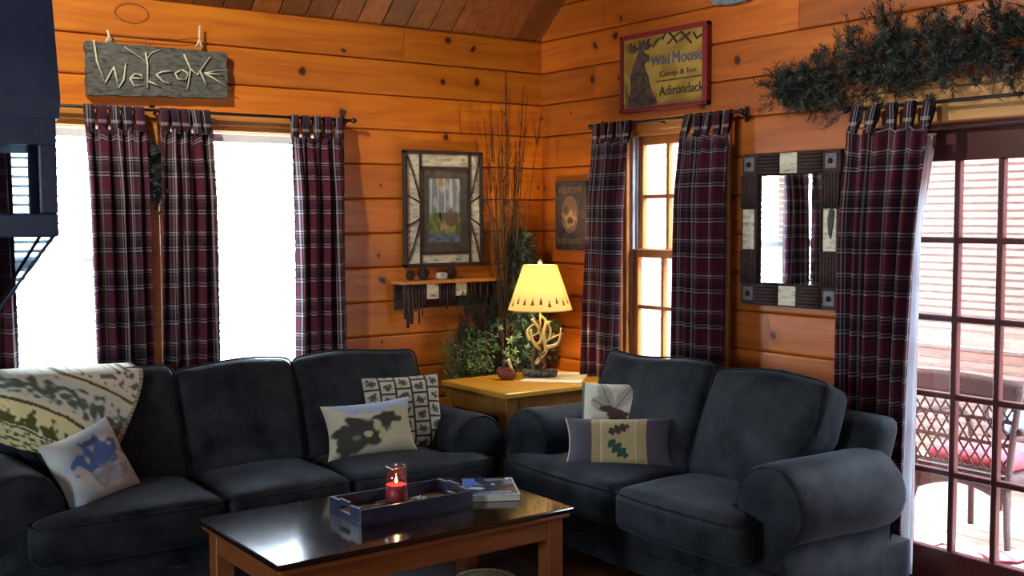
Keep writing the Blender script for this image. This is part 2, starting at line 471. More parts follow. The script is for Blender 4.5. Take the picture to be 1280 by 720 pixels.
XW = -7.0
W1 = (-3.17, -2.50); W2 = (-2.35, -1.47); WZ = (.74, 2.03)
W3 = (.755, 1.485); DR = (2.38, 4.08)
log_wall('wall_north', M['wallA'], 7.0, lambda u, n, z: (-u, -n, z), [(-W1[1], -W1[0], *WZ), (-W2[1], -W2[0], *WZ)], seed=4,
         joints={0: [.972, 3.9]})
log_wall('wall_east', M['wallB'], LEN, lambda u, n, z: (-n, -u, z), [(W3[0], W3[1], *WZ), (DR[0], DR[1], -.02, 1.95)], True, seed=9)
log_wall('wall_south', M['wallA'], 7.0, lambda u, n, z: (-u, -LEN+n, z), [(5.2, 5.9, 1.1, 2.0)], seed=12)
log_wall('wall_west', M['wallB'], LEN, lambda u, n, z: (XW+n, -u, z), [(2.6, 3.8, .9, 2.1)], True, seed=14)

mb = MB()
for i in range(48):
    mb.box(XW+.02, -.02, -.15*i-.148, -.15*i, -.05, 0, 0, tone=random.random())
struct('floor', mb, M['floor'])
mb = MB()     # sloped tongue and groove boards, running up the slope
nb = 48; wd = 7.2/nb
for sgn, y0 in ((1, 0.0), (-1, -LEN)):
    for i in range(nb):
        x0 = -7.1 + i*wd; x1 = x0+wd
        t = random.random(); g = .006
        for xa, xb, d0, d1 in ((x0, x0+g, .010, 0), (x0+g, x1-g, 0, 0), (x1-g, x1, 0, .010)):
            def Q(x, s, d): s = -.05 if s == 0 else s; return (x, y0 - sgn*s*RIDGE, EAVE + SLOPE*RIDGE*s + d + .004)
            mb.add([Q(xa, 0, d0), Q(xb, 0, d1), Q(xb, 1, d1), Q(xa, 1, d0)], [(0, 1, 2, 3)], 0, False, tone=t)
            mb.add([Q(xa, 0, .12), Q(xb, 0, .12), Q(xb, 1, .12), Q(xa, 1, .12)], [(3, 2, 1, 0)], 0, False, tone=t)
struct('ceiling', mb, M['ceil'])

# seen windows and two added for light; local x along the wall, -y into the room
def window(name, loc, rz, w, z0, z1, cols=2, track=False, sm='trimz'):
    root = bpy.data.objects.new(name, None); C.objects.link(root); root.location = loc; root.rotation_euler = (0, 0, rz); root['kind'] = 'structure'
    f = MB(); c = .07
    f.box(-c, 0, -.036, -.012, z0-c, z1, .004); f.box(w, w+c, -.036, -.012, z0-c, z1, .004)
    f.box(-c, w+c, -.038, -.012, z1, z1+c, .004); f.box(-c-.02, w+c+.02, -.06, -.012, z0-.03, z0, .004)
    f.box(0, .022, -.012, .095, z0, z1); f.box(w-.022, w, -.012, .095, z0, z1); f.box(0, w, -.012, .095, z1-.022, z1); f.box(0, w, -.012, .095, z0, z0+.022)
    f.build('frame', M['trimx'], root)
    if track:
        j = MB()
        for k in range(3): j.box(.022, .040+.008*k, .016+.025*k, .034+.025*k, z0+.022, z1-.022)
        for k in range(3): j.box(w-.040-.008*k, w-.022, .016+.025*k, .034+.025*k, z0+.022, z1-.022)
        j.build('jamb_track', M['vinyl'], root)
    zm = (z0+z1)/2 - .02; st = .05
    for (a, b, y) in ((z0+.022, zm+.03, .018), (zm-.01, z1-.022, .054)):
        s = MB(); x0, x1 = .03, w-.03
        s.box(x0, x0+st, y, y+.035, a, b, .003); s.box(x1-st, x1, y, y+.035, a, b, .003)
        s.box(x0+st, x1-st, y, y+.035, a, a+.045, .003); s.box(x0+st, x1-st, y, y+.035, b-.045, b, .003)
        so = s.build('sash', M[sm], root)
        if sm == 'trimz': mu = MB()
        else: mu = None
        if mu:
            for k in range(1, cols):
                xx = x0+st+(x1-x0-2*st)*k/cols; mu.box(xx-.01, xx+.01, y+.004, y+.031, a+.045, b-.045)
            zz = (a+b)/2; mu.box(x0+st, x1-st, y+.005, y+.030, zz-.01, zz+.01)
            mu.build('muntin', M['trimz'], so)
        p = MB(); p.box(x0+st-.005, x1-st+.005, y+.016, y+.019, a+.04, b-.04); p.build('pane', M['glass'], so)
    return root
window('window_1', (W1[0], 0, 0), 0, W1[1]-W1[0], *WZ, cols=1, sm='whitesash')
window('window_2', (W2[0], 0, 0), 0, W2[1]-W2[0], *WZ, cols=1, sm='whitesash')
window('window_3', (0, -W3[0], 0), -PI/2, W3[1]-W3[0], *WZ, cols=3, track=True)
window('added_window_5', (-5.2, -LEN, 0), PI, .7, 1.1, 2.0, cols=1)  # added in the unseen south wall to throw cool light on the lantern
window('added_window_4', (XW, -3.8, 0), PI/2, 1.2, .9, 2.1)  # added in the unseen west wall as an extra daylight source

# glazed double door in the east wall
for nm, yl, hx in (('door_1', -2.42, 1), ('door_2', -3.245, 0)):
    root = bpy.data.objects.new(nm, None); C.objects.link(root); root.location = (.05, yl, 0); root.rotation_euler = (0, 0, -PI/2); root['kind'] = 'structure'
    w = .815; s = MB(); st = .12
    s.box(0, st, 0, .044, .01, 1.93, .004); s.box(w-st, w, 0, .044, .01, 1.93, .004)
    s.box(st, w-st, 0, .044, .01, .16, .004); s.box(st, w-st, 0, .044, 1.80, 1.93, .004)
    s.build('door_leaf', M['door'], root)
    mu = MB(); gw = w-2*st
    for k in (1, 2): mu.box(st+gw*k/3-.013, st+gw*k/3+.013, .004, .040, .16, 1.80, .004)
    for k in range(1, 5): mu.box(st, w-st, .006, .038, .16+1.64*k/5-.013, .16+1.64*k/5+.013, .004)
    mu.build('muntin', M['door'], root)
    p = MB(); p.box(st-.004, w-st+.004, .020, .024, .155, 1.805); p.build('pane', M['glass'], root)
    if hx:
        h = MB(); h.tube([(w-.05, 0, .95), (w-.05, -.05, .95), (w-.16, -.05, .95)], .009); h.lathe([(0.001, .93), (.024, .93), (.024, .97), (.001, .97)], 12, c=(w-.05, -.002, 0))
        h.build('handle', M['brass'], root)
mb = MB(); mb.box(.0, .14, -DR[0]-.02, -DR[0], 0, 1.95); mb.box(.0, .14, -DR[1], -DR[1]+.02, 0, 1.95); mb.box(0, .14, -DR[0], -DR[1], 1.932, 1.95); mb.box(0, .14, -DR[0], -DR[1], -.02, .008)
struct('trim_1', mb, M['door'])
mb = MB(); mb.box(-.042, -.012, -DR[0]+.10, -DR[1]-.10, 1.955, 2.095, .004); mb.box(-.06, -.012, -DR[0]+.12, -DR[1]-.12, 2.095, 2.118, .004)
struct('trim_2', mb, M['trim'])
mb = MB(); mb.box(-.03, -.012, -DR[0]+.10, -DR[0]+.005, 0, 1.955, .003); mb.box(-.03, -.012, -DR[1]-.10, -DR[1]-.005, 0, 1.955, .003)
struct('trim_3', mb, M['trimz'])
mb = MB(); mb.box(-7, -.02, -.03, -.012, 0, .12, .004); struct('baseboard_north', mb, M['trimx'])
mb = MB(); mb.box(-.03, -.012, -DR[0]+.1, -.03, 0, .12, .004); struct('baseboard_east', mb, M['trim'])

# outside: porch deck, its slatted side, pale ground
mb = MB(); mb.box(-14, 16, .18, 20, -.45, -.4); mb.box(2.9, 16, -14, .18, -.45, -.4); struct('ground_outside', mb, M['snow'])
mb = MB()
for i in range(20): mb.box(.17+i*.14, .17+i*.14+.132, -6.5, 2.6, -.05, -.012)
struct('porch_deck_outside', mb, M['deck'])
mb = MB(); z = .0; i = 0
while z < .72:
    mb.box(2.40, 2.43, -6.5, 2.6, z, z+.036, 0, 0); z += .06
mb.box(2.43, 2.46, -6.5, 2.6, 0, .72, 0, 1)
mb.box(2.34, 2.47, -6.5, 2.6, .74, .80, .005, 0)
struct('porch_railing_outside', mb, [M['siding'], M['gap']])
mb = MB(); z = .84
while z < 3.2:
    mb.box(2.40, 2.415, -6.5, 2.6, z, z+.030, 0, 0); z += .048
mb.box(2.43, 2.44, -6.5, 2.6, .80, 3.2, 0, 1)
struct('porch_slat_screen_outside', mb, [M['siding'], M['gap']])

# ------------------------------------------------------------------ blinds
def blind(root, w, z0, z1):
    h = MB(); h.box(.005, w-.005, -.001, .042, z1-.055, z1-.018, .003); h.build('headrail', M['whitesash'], root)
    s = MB(); z = z1-.075
    while z > z0+.05:
        s.grid(lambda u, v: (lerp(.008, w-.008, u), .02 + (v-.5)*.036, z + (.5-v)*-.012 + .004*math.sin(v*PI)), 1, 4); z -= .042
    so = s.build('slats', M['blind'], root)
    md = so.modifiers.new('t', 'SOLIDIFY'); md.thickness = .0022
    b = MB(); b.box(.008, w-.008, 0, .04, z0+.022, z0+.04, .003); b.build('bottom_rail', M['blind'], root)
    for x in (.12, w-.12):
        for y in (.001, .039):
            c = MB(); c.tube([(x, y, z1-.05), (x, y, z0+.03)], .0012, 4); c.build('cord', M['blind'], root)
b1 = thing('window_blind', 'white slatted blind in the window behind the long sofa\'s left end', 'blind', (W1[0]+.024, -.033, 0), 0, 'white window blinds'); blind(b1, W1[1]-W1[0]-.048, WZ[0]+.02, WZ[1]-.022)
b2 = thing('window_blind', 'white slatted blind in the window nearer the birch-bark picture', 'blind', (W2[0]+.024, -.033, 0), 0, 'white window blinds'); blind(b2, W2[1]-W2[0]-.048, WZ[0]+.02, WZ[1]-.022)

# ------------------------------------------------------------------ curtains (local x along wall, -y to room, z world height)
def curtain(label, loc, rz, top, bot, ztop, zbot, waves, seed, ntabs=5, amp=.030, full=1.9, mid=None, flap=False):
    root = thing('curtain', label, 'curtain', loc, rz, 'plaid curtains')
    rnd = random.Random(seed); ph = [rnd.uniform(0, 6.28) for _ in range(5)]
    W = abs(top[1]-top[0]); zt = ztop-.085
    def fn(u, v):
        w = v**.8
        x0 = lerp(top[0], bot[0], w); x1 = lerp(top[1], bot[1], w)
        if mid:
            k = math.sin(PI*v); x0 += mid[0]*k; x1 += mid[1]*k
        uu = u + .018*math.sin(2*PI*u*2+ph[0]) + .012*math.sin(5*v+ph[1])*math.sin(PI*u)
        a = amp*(.45+.55*sst(0, .25, v))
        y = -.012 - a - a*math.sin(2*PI*waves*uu + ph[2] + .5*math.sin(3*v+ph[3])) - .010*math.sin(2*PI*(waves*1.9)*uu+ph[4]+v*2)
        sag = .022*abs(math.sin(PI*u*(ntabs-1)))*(1-sst(0, .12, v))
        z = lerp(zt-sag, zbot, v) + .003*math.sin(9*u+ph[1])*v
        return (lerp(x0, x1, u), min(y, -.008), z)
    mb = MB(); mb.grid(fn, 88, 60, uvf=lambda u, v: (u*W*full, (1-v)*(zt-zbot)))
    o = mb.build('panel', M['plaid'], root); md = o.modifiers.new('t', 'SOLIDIFY'); md.thickness = .003
    tw = .042
    for i in range(ntabs):
        u = i/(ntabs-1); xc = lerp(top[0]+tw/2, top[1]-tw/2, u); p = fn(u, 0)
        path = [(p[1]-.004, p[2]-.02), (lerp(p[1], -.016, .6), ztop-.03), (-.016, ztop), (-.012, ztop+.011), (0, ztop+.015), (.012, ztop+.010), (.014, ztop-.01), (.004, ztop-.05), (p[1]+.008, p[2]-.02)]
        t = MB(); t.grid(lambda a, b: (xc+(a-.5)*tw, path[round(b*8)][0], path[round(b*8)][1]), 3, 8, uvf=lambda a, b: (p[0]*1.7+a*tw, b*.16))
        to = t.build('tab', M['plaid'], root); md = to.modifiers.new('t', 'SOLIDIFY'); md.thickness = .003
    if flap:
        t = MB(); t.grid(lambda a, b: (lerp(top[0]+W*.30, top[0]+W*.62, a)+.05*b*(a-.4), -.095-.012*math.sin(a*6)-.012*b, zt-.03-.16*b*(1-.65*abs(a-.55)*1.6)), 14, 10, uvf=lambda a, b: (a*.2+b*.1, b*.2-a*.1))
        to = t.build('folded_corner', M['plaid'], root); md = to.modifiers.new('t', 'SOLIDIFY'); md.thickness = .003
    return root
RY = -.085
curtain('plaid curtain at the far left, lit from behind under the hanging lantern', (0, RY, 0), 0, (-3.33, -3.03), (-3.33, -3.02), 2.085, .55, 4, 1)
curtain('plaid curtain panel hanging below the left half of the welcome board', (0, RY, 0), 0, (-2.705, -2.435), (-2.69, -2.425), 2.085, .55, 4, 2)
curtain('plaid curtain panel below the welcome board\'s right half, beside dark greenery', (0, RY, 0), 0, (-2.36, -2.115), (-2.395, -2.105), 2.085, .55, 4, 3)
curtain('plaid curtain left of the birch-bark framed picture', (0, RY, 0), 0, (-1.685, -1.395), (-1.69, -1.385), 2.085, .55, 4, 5, mid=(.012, -.01))
curtain('plaid curtain beside the small dark welcome plaque', (RY, 0, 0), -PI/2, (.590, .895), (.545, .85), 2.075, .5, 4, 6)
curtain('plaid curtain between the narrow window and the twig-framed mirror', (RY, 0, 0), -PI/2, (1.305, 1.615), (1.27, 1.635), 2.075, .5, 4, 8)
curtain('long plaid curtain reaching the floor beside the glazed door', (RY-.02, 0, 0), -PI/2, (2.335, 2.725), (2.32, 2.655), 2.03, .02, 5, 9, 5, .034, mid=(.0, -.02))
def rod(label, loc, rz, x0, x1, z, brackets):
    root = thing('curtain_rod', label, 'curtain rod', loc, rz, 'black curtain rods')
    t = MB(); t.tube([(x0, 0, z), (x1, 0, z)], .0075, 10); t.build('pole', M['iron'], root)
    for x, s in ((x0, -1), (x1, 1)):
        f = MB(); f.tube([(x, 0, z), (x+s*.012, 0, z), (x+s*.02, 0, z), (x+s*.034, 0, z)], [.008, .014, .015, .004], 10); f.build('finial', M['iron'], root)
    for x in brackets:
        b = MB(); b.tube([(x, 0, z-.002), (x, .05, z-.012), (x, .07, z-.012)], .006, 8); b.box(x-.014, x+.014, .066, .074, z-.045, z+.03, .002); b.build('bracket', M['iron'], root)
rod('long black curtain rod over the two windows behind the long sofa', (0, RY, 0), 0, -3.36, -1.34, 2.085, (-3.34, -2.37, -1.355))
rod('short black curtain rod over the narrow window under the moose sign', (RY, 0, 0), -PI/2, .57, 1.66, 2.075, (.578, 1.1, 1.65))
rod('curtain rod over the glazed door beneath the evergreen garland', (RY-.02, 0, 0), -PI/2, 2.31, 4.2, 2.03, (2.32, 3.2, 4.19))
root = thing('sheer_curtain', 'white sheer curtain strip peeking from behind the long door curtain', 'sheer curtain', (-.03, 0, 0), -PI/2)
mb = MB(); mb.grid(lambda u, v: (lerp(2.56, 2.70 - .05*sst(.0, .25, v), u) - .02*v, -.02-.010*math.sin(u*14+v*1.5), lerp(1.90-.08*(1-u)*0, .06, v) - .05*(u > .93)*(1-sst(0, .06, v))), 30, 40)
o = mb.build('panel', M['sheer'], root); md = o.modifiers.new('t', 'SOLIDIFY'); md.thickness = .002
mb = MB(); mb.tube([(2.54, -.02, 1.905), (2.70, -.02, 1.905)], .005, 8); mb.build('sash_rod', M['vinyl'], root)

# ------------------------------------------------------------------ upholstery
def rcube(h, r, crown=(0, 0), n=14, seed=0, wr=.004, fn=None):
    """rounded box of half sizes h; crown = bulge on +z / -z faces"""
    def w(t): return math.copysign(1-(1-abs(t))**1.7, t)
    vs = {}; order = []; faces = []
    def vid(p):
        k = tuple(round(c, 5) for c in p)
        if k not in vs: vs[k] = len(order); order.append(p)
        return vs[k]
    for ax in range(3):
        for sg in (-1, 1):
            g = [[None]*(n+1) for _ in range(n+1)]
            for i in range(n+1):
                for j in range(n+1):
                    p = [0, 0, 0]; p[ax] = sg; p[(ax+1) % 3] = w(2*i/n-1); p[(ax+2) % 3] = w(2*j/n-1)
                    g[i][j] = vid(p)
            for i in range(n):
                for j in range(n):
                    q = (g[i][j], g[i+1][j], g[i+1][j+1], g[i][j+1])
                    faces.append(q if sg > 0 else q[::-1])
    out = []
    for p in order:
        x, y, z = p[0]*h[0], p[1]*h[1], p[2]*h[2]
        rr = min(r, *h)
        inn = [max(-(h[i]-rr), min(h[i]-rr, (x, y, z)[i])) for i in range(3)]
        d = Vector((x-inn[0], y-inn[1], z-inn[2]))
        q = Vector(inn) + (d.normalized()*rr if d.length > 1e-9 else d)
        b = max(0, (1-p[0]**2))*max(0, (1-p[1]**2))
        q.z += (crown[0] if p[2] > 0 else crown[1])*(b**.6)*p[2]
        k = nz(q.x*5+seed*7.3, q.y*5, q.z*5)*wr + nz(q.x*14+seed, q.y*14, q.z*14)*wr*.4
        q += Vector((x, y, z)).normalized()*k if (x or y or z) else Vector()
        if fn: q = Vector(fn(q, p))
        out.append(q)
    return out, faces
def perim(h, r, z, n=40, fn=None, out=.0):
    pts = []
    for i in range(n*4):
        t = i/n; s = int(t); f = (t-s)*2-1
        p = [(f, -1), (1, f), (-f, 1), (-1, -f)][s]
        x, y = p[0]*h[0], p[1]*h[1]
        inn = (max(-(h[0]-r), min(h[0]-r, x)), max(-(h[1]-r), min(h[1]-r, y)))
        d = Vector((x-inn[0], y-inn[1])); 
        if d.length > 1e-9: d = d.normalized()*(r+out)
        q = Vector((inn[0]+d.x, inn[1]+d.y, z))
        if fn: q = Vector(fn(q, (p[0], p[1], z/h[2])))
        pts.append(q)
    return pts

def sofa(name, label, cat, loc, rz, W, cuts, arm_front, seat_front, aw, tw, adz=0.0):
    """x centred, back at y=0, front towards -y; cuts = cushion boundaries inside the arms"""
    root = thing(name, label, cat, loc, rz)
    xi0, xi1 = -W/2+aw, W/2-aw
    sf = M['sofa']
    b = MB(); v, f = rcube((W/2-.06, (arm_front-.02)/2, .10), .02, n=8); b.add([p+Vector((0, -(arm_front-.02)/2-.03, .165)) for p in v], f, 0, True)
    v, f = rcube(((W-.10)/2, .05, .095), .025, n=8); b.add([p+Vector((0, -arm_front+.01, .165)) for p in v], f, 0, True)
    bo = b.build('base', sf, root)
    p = MB(); p.tube([(-W/2+.06, -arm_front-.042, .175), (W/2-.06, -arm_front-.042, .175)], .005, 6); p.build('piping', M['sofaw'], bo)
    for x in (-W/2+.1, W/2-.1):
        for y in (-.12, -arm_front+.08):
            q = MB(); q.lathe([(.024, 0), (.032, .07)], 12, c=(x, y, 0)); q.add([(x-.02, y-.02, 0), (x+.02, y-.02, 0), (x+.02, y+.02, 0), (x-.02, y+.02, 0)], [(3, 2, 1, 0)]); q.build('foot', M['foot'], root)
    # back frame
    def lean(q, p): return (q.x, q.y + .13*(q.z/.36) - .02, q.z)
    b = MB(); v, f = rcube((W/2-.09, .075, .325), .06, n=12, fn=lean); b.add([p+Vector((0, -.215, .435)) for p in v], f, 0, True); b.build('back_frame', sf, root)
    # arms
    for s in (-1, 1):
        a = MB(); prof = [(0, .07), (0, .25), (0, .42)]
        cx, cz, rr = aw*.52, .465+adz, aw*.54
        for k in range(0, 17): 
            an = R(186-k*16.2); prof.append((cx+rr*math.cos(an), cz+rr*math.sin(an)))
        prof += [(aw*.80, .36), (aw*.80, .2), (aw*.80, .07)]
        ys = [(-.16, .8), (-.17, .93), (-.2, 1.0), (-.32, 1.0), (-.5, 1.0), (-.7, 1.0), (-arm_front+.05, 1.0), (-arm_front+.018, .985), (-arm_front+.004, .95), (-arm_front-.001, .90)]
        vs = []; n = len(prof); c0 = (aw*.45, .36)
        for y, sc in ys:
            for (x, z) in prof:
                xx = c0[0]+(x-c0[0])*sc; zz = c0[1]+(z-c0[1])*sc if z > .1 else z
                k = nz(xx*6+s*3, y*6, zz*6)*.006
                sl = .028*(y+arm_front)*(1 if z > .3 else 0)
                vs.append((s*(W/2-aw+xx), y, zz+k*(z > .3)-sl*.8))
        fs = []
        for j in range(len(ys)-1):
            for k in range(n):
                q = (j*n+k, j*n+(k+1) % n, (j+1)*n+(k+1) % n, (j+1)*n+k); fs.append(q if s > 0 else q[::-1])
        fs += [list(range(n))[::-s]]; ci = len(vs); vs.append((s*(W/2-aw+c0[0]), -arm_front-.006, c0[1]+.03)); fs += [((len(ys)-1)*n+k, (len(ys)-1)*n+(k+1) % n, ci)[::s] for k in range(n)]
        a.add(vs, fs, 0, True); ao = a.build('arm', sf, root)
        j = 8; w = MB(); w.tube([Vector(vs[j*n+k]) for k in range(3, n-3)], .0045, 6); w.build('piping', M['sofaw'], ao)
    # seat cushions
    xs = [xi0]+cuts+[xi1]; nC = len(xs)-1
    for i in range(nC):
        x0, x1 = xs[i], xs[i+1]; hx = (x1-x0)/2-.004; yb = -.36; hy = (seat_front+yb)/2; hz = .085
        yc = -(seat_front-hy)
        side = -1 if i == 0 else (1 if i == nC-1 else 0)
        def T(q, p, side=side, hx=hx, hy=hy, yc=yc):
            x, y, z = q
            y -= .022*(1-(x/hx)**2)*max(0, -y/hy)
            if side and x*side > 0:
                k = sst(arm_front-.015, arm_front+.05, -(yc+y))
                x += side*tw*k*sst(.45, 1.0, x*side/hx)
            return (x, y, z)
        m_ = MB(); v, f = rcube((hx, hy, hz), .045, (.035, .004), 20, i+3, .004, T); m_.add([p+Vector(((x0+x1)/2, yc, .365)) for p in v], f, 0, True)
        co = m_.build('seat_cushion', sf, root)
        w = MB(); pts = perim((hx, hy, hz), .045, hz-.012, 24, T, -.002); w.tube([q+Vector(((x0+x1)/2, yc, .365)) for q in pts], .0045, 6, closed=True); w.build('piping', M['sofaw'], co)
    # back cushions
    for i in range(nC):
        x0, x1 = xs[i], xs[i+1]; side = -1 if i == 0 else (1 if i == nC-1 else 0)
        hx = (x1-x0)/2+.004; hz = .085; hy = .255
        def B(q, p, side=side, hx=hx, hy=hy, i=i):
            x, y, z = q     # local: y up the back, z = thickness towards the sitter
            if side and x*side > 0: x += side*tw*.5*sst(-.6, .2, y/hy)*sst(.0, 1, x*side/hx)
            y += .012*math.sin(x*9+i)*(y > 0) 
            an = R(68)
            return (x, .0 + y*math.cos(an) - z*math.sin(an), y*math.sin(an) + z*math.cos(an))
        m_ = MB(); v, f = rcube((hx, hy, hz), .048, (.045, .015), 18, i+11, .007, B)
        cc = Vector(((x0+x1)/2, -.375, .655)); m_.add([p+cc for p in v], f, 0, True); co = m_.build('back_cushion', sf, root)
        w = MB(); pts = perim((hx, hy, hz), .048, hz-.014, 24, B, -.003); w.tube([q+cc for q in pts], .0045, 6, closed=True); w.build('piping', M['sofaw'], co)
    return root
sofa('sofa', 'long dark slate three-seat sofa under the two bright windows', 'sofa', (-2.18, -.16, 0), 0, 2.36, [-.285, .28], .83, .975, .30, .155)
sofa('loveseat', 'dark slate two-seat loveseat under the narrow window and mirror', 'loveseat', (-.165, -1.885, 0), -PI/2, 1.80, [.05], .81, .965, .30, .155, .03)

# ------------------------------------------------------------------ pillows
def pillow(name, label, cat, w, h, t, col, corners=None, loc=(0, 0, 0), rot=(0, 0, 0), nu=70, nv=60, pinch=.05, pipe=None, group=None, mat=None):
    """square pillow standing in local x-z, front towards -y"""
    mb = MB()
    def surf(u, v, sd):
        a, b = 2*u-1, 2*v-1
        x = w/2*a*(1-pinch*(1-b*b)*abs(a)); z = h/2*b*(1-pinch*(1-a*a)*abs(b))
        e = max(0, (1-a**4)*(1-b**4)); th = t/2*e**.55
        th *= 1+.12*nz(u*3, v*3, w*9)
        k = nz(u*6, v*6, h*7)*.004*e
        return (x, -sd*th - k, z+h/2)
    mb.grid(lambda u, v: surf(u, v, 1), nu, nv, colf=col)
    mb.grid(lambda u, v: surf(u, v, -1), 24, 20, colf=lambda u, v: col(u, 0.02) if u else col(0, .02), flip=True)
    o = mb.build(name, mat or M['paint'], None, loc, 0, None, rot)
    tag(o, label, cat, group)
    if pipe:
        for ed in pipe[1]:
            p = MB(); p.tube([Vector(surf(ed[0](i/30), ed[1](i/30), 0)) for i in range(31)], .005, 6); p.build('piping', pipe[0], o)
    return o
def blob(u, v, cx, cy, rx, ry, k=4, amp=.35, sd=0):
    d = math.hypot((u-cx)/rx, (v-cy)/ry); d += amp*nz(u*k*3+sd, v*k*3, sd)
    return 1-sst(.8, 1.05, d)
def c_blue(u, v):
    c = mixc((.62, .62, .54), (.40, .46, .50), sst(-.2, .5, nz(u*2, v*3, 3)))
    c = mixc(c, (.07, .16, .42), .95*blob(u, v, .55, .55, .34, .20, 3, .9, 1))
    c = mixc(c, (.05, .10, .22), .9*blob(u, v, .52, .78, .12, .05, 4, .5, 2))
    c = mixc(c, (.30, .36, .42), .8*blob(u, v, .6, .3, .25, .16, 4, .9, 5))
    return c
def c_bear(u, v):
    c = mixc((.60, .56, .40), (.46, .40, .22), sst(.4, .9, u)*.8)
    c = mixc(c, (.36, .44, .60), .85*blob(u, v, .58, .93, .5, .2, 2, .6, 4))
    d = max(blob(u, v, .36, .36, .30, .34, 2, .5, 1), blob(u, v, .66, .58, .17, .16, 3, .5, 2), blob(u, v, .18, .25, .14, .30, 3, .5, 7))
    c = mixc(c, (.030, .026, .024), .96*d)
    c = mixc(c, (.55, .48, .26), .9*max(blob(u, v, .55, .50, .045, .12, 5, .5, 8), blob(u, v, .44, .36, .05, .06, 5, .7, 9), blob(u, v, .60, .30, .05, .15, 4, .5, 10)))
    c = mixc(c, (.25, .24, .22), .6*blob(u, v, .3, .3, .05, .06, 6, .8, 11))
    return c
def c_prints(u, v):
    cols, rows = 5, 5
    a, b = u*cols, v*rows + .35*(int(u*cols) % 2); i, j = int(a), int(b); fu, fv = a-i, b-j
    c = (.58, .53, .39)
    if (i*7+j*3) % 4 == 0: c = (.50, .47, .36)
    if min(fu, 1-fu)*1.0 < .055 or min(fv, 1-fv) < .06: return (.04, .035, .03)
    if min(fu, 1-fu) < .10 or min(fv, 1-fv) < .11: return c
    d = blob(fu, fv, .5, .45, .30, .24, 3, .9, i*3.1+j*1.7)
    d = max(d, blob(fu, fv, .35+.3*((i+j) % 2), .66, .10, .13, 3, .6, i+j*2.2))
    return mixc(c, (.045, .042, .038), .92*d)
def c_cone(u, v):
    c = (.66, .63, .52)
    if u < .055 or u > .965: return (.10, .14, .10)
    x, y = u, v
    d = 0
    for (x0, y0, x1, y1) in ((.48, .60, .30, .95), (.52, .60, .74, .90), (.45, .60, .20, .72)):   # needle sprays
        dx, dy = x1-x0, y1-y0; l2 = dx*dx+dy*dy; t = ((x-x0)*dx+(y-y0)*dy)/l2
        if -.05 < t < 1.1:
            dist = abs((x-x0)*dy-(y-y0)*dx)/l2**.5
            wd = .012 + .085*max(0, min(1, 1.25-abs(t-.6)*1.6))
            if dist < wd: d = max(d, (.9 if dist < .012 else (.75 if math.sin((t*70-dist*170)) > -.1 else .25)))
    c = mixc(c, (.20, .18, .13), d)
    k = max(blob(u, v, .56, .53, .17, .075, 5, .3, 2), blob(u, v, .70, .42, .13, .075, 6, .4, 3), blob(u, v, .42, .60, .14, .055, 5, .3, 6), blob(u, v, .50, .42, .09, .10, 6, .4, 8))
    return mixc(c, (.085, .045, .045), k)
def leafd(u, v, cx, cy, L_, ang, asp=.5):
    ca, sa = math.cos(ang), math.sin(ang); x = ((u-cx)*ca+(v-cy)*sa*.46)/L_; y = (-(u-cx)*sa+(v-cy)*ca*.46)/L_
    if abs(x) > 1: return 0
    w = asp*(.26+.46*abs(math.sin((x+1)*PI*1.75)))*(1-x*x)**.4
    return 1 if abs(y) < w else 0
def c_oak(u, v):
    c = (.095, .080, .105)
    if .24 < u < .755:
        c = (.46, .36, .17)
        if abs(u-.335) < .006 or abs(u-.655) < .006: c = (.66, .60, .44)
        elif .335 < u < .655: c = (.50, .41, .20)
        if leafd(u, v, .50, .75, .10, .35, .75): c = (.085, .055, .045)
        if leafd(u, v, .49, .34, .115, -.75, .75): c = (.03, .10, .06)
    return c
E4 = lambda k: k
left_right = [(lambda t: 0.0, lambda t: t), (lambda t: 1.0, lambda t: t)]
pillow('throw_pillow', 'cream and blue scenic pillow against the long sofa\'s left arm', 'pillow', .33, .31, .13, c_blue, loc=(-2.875, -.90, .455), rot=(R(-24), R(-13), R(22)), pinch=.09)
pillow('throw_pillow', 'cream lumbar pillow with dark animal picture at the sofa\'s right end', 'pillow', .43, .26, .15, c_bear, loc=(-1.66, -.87, .47), rot=(R(-22), R(-3), R(-14)), pinch=.10)
pillow('throw_pillow', 'square pillow printed with small animal pictures in a grid', 'pillow', .40, .36, .13, c_prints, loc=(-1.42, -.76, .455), rot=(R(-18), R(0), R(-14)), nu=110, nv=100)
pillow('throw_pillow', 'small white square pillow with a brown pine cone motif', 'pillow', .33, .33, .12, c_cone, loc=(-.72, -1.485, .468), rot=(R(-18), R(-1), R(-50)), nu=90, nv=90, pinch=.03)
pillow('throw_pillow', 'long purple and tan lumbar pillow with two oak leaves', 'pillow', .49, .225, .11, c_oak, loc=(-.865, -1.69, .455), rot=(R(-18), R(-2), R(-46)), nu=130, nv=64, pipe=(M['bone'], left_right), pinch=.085)

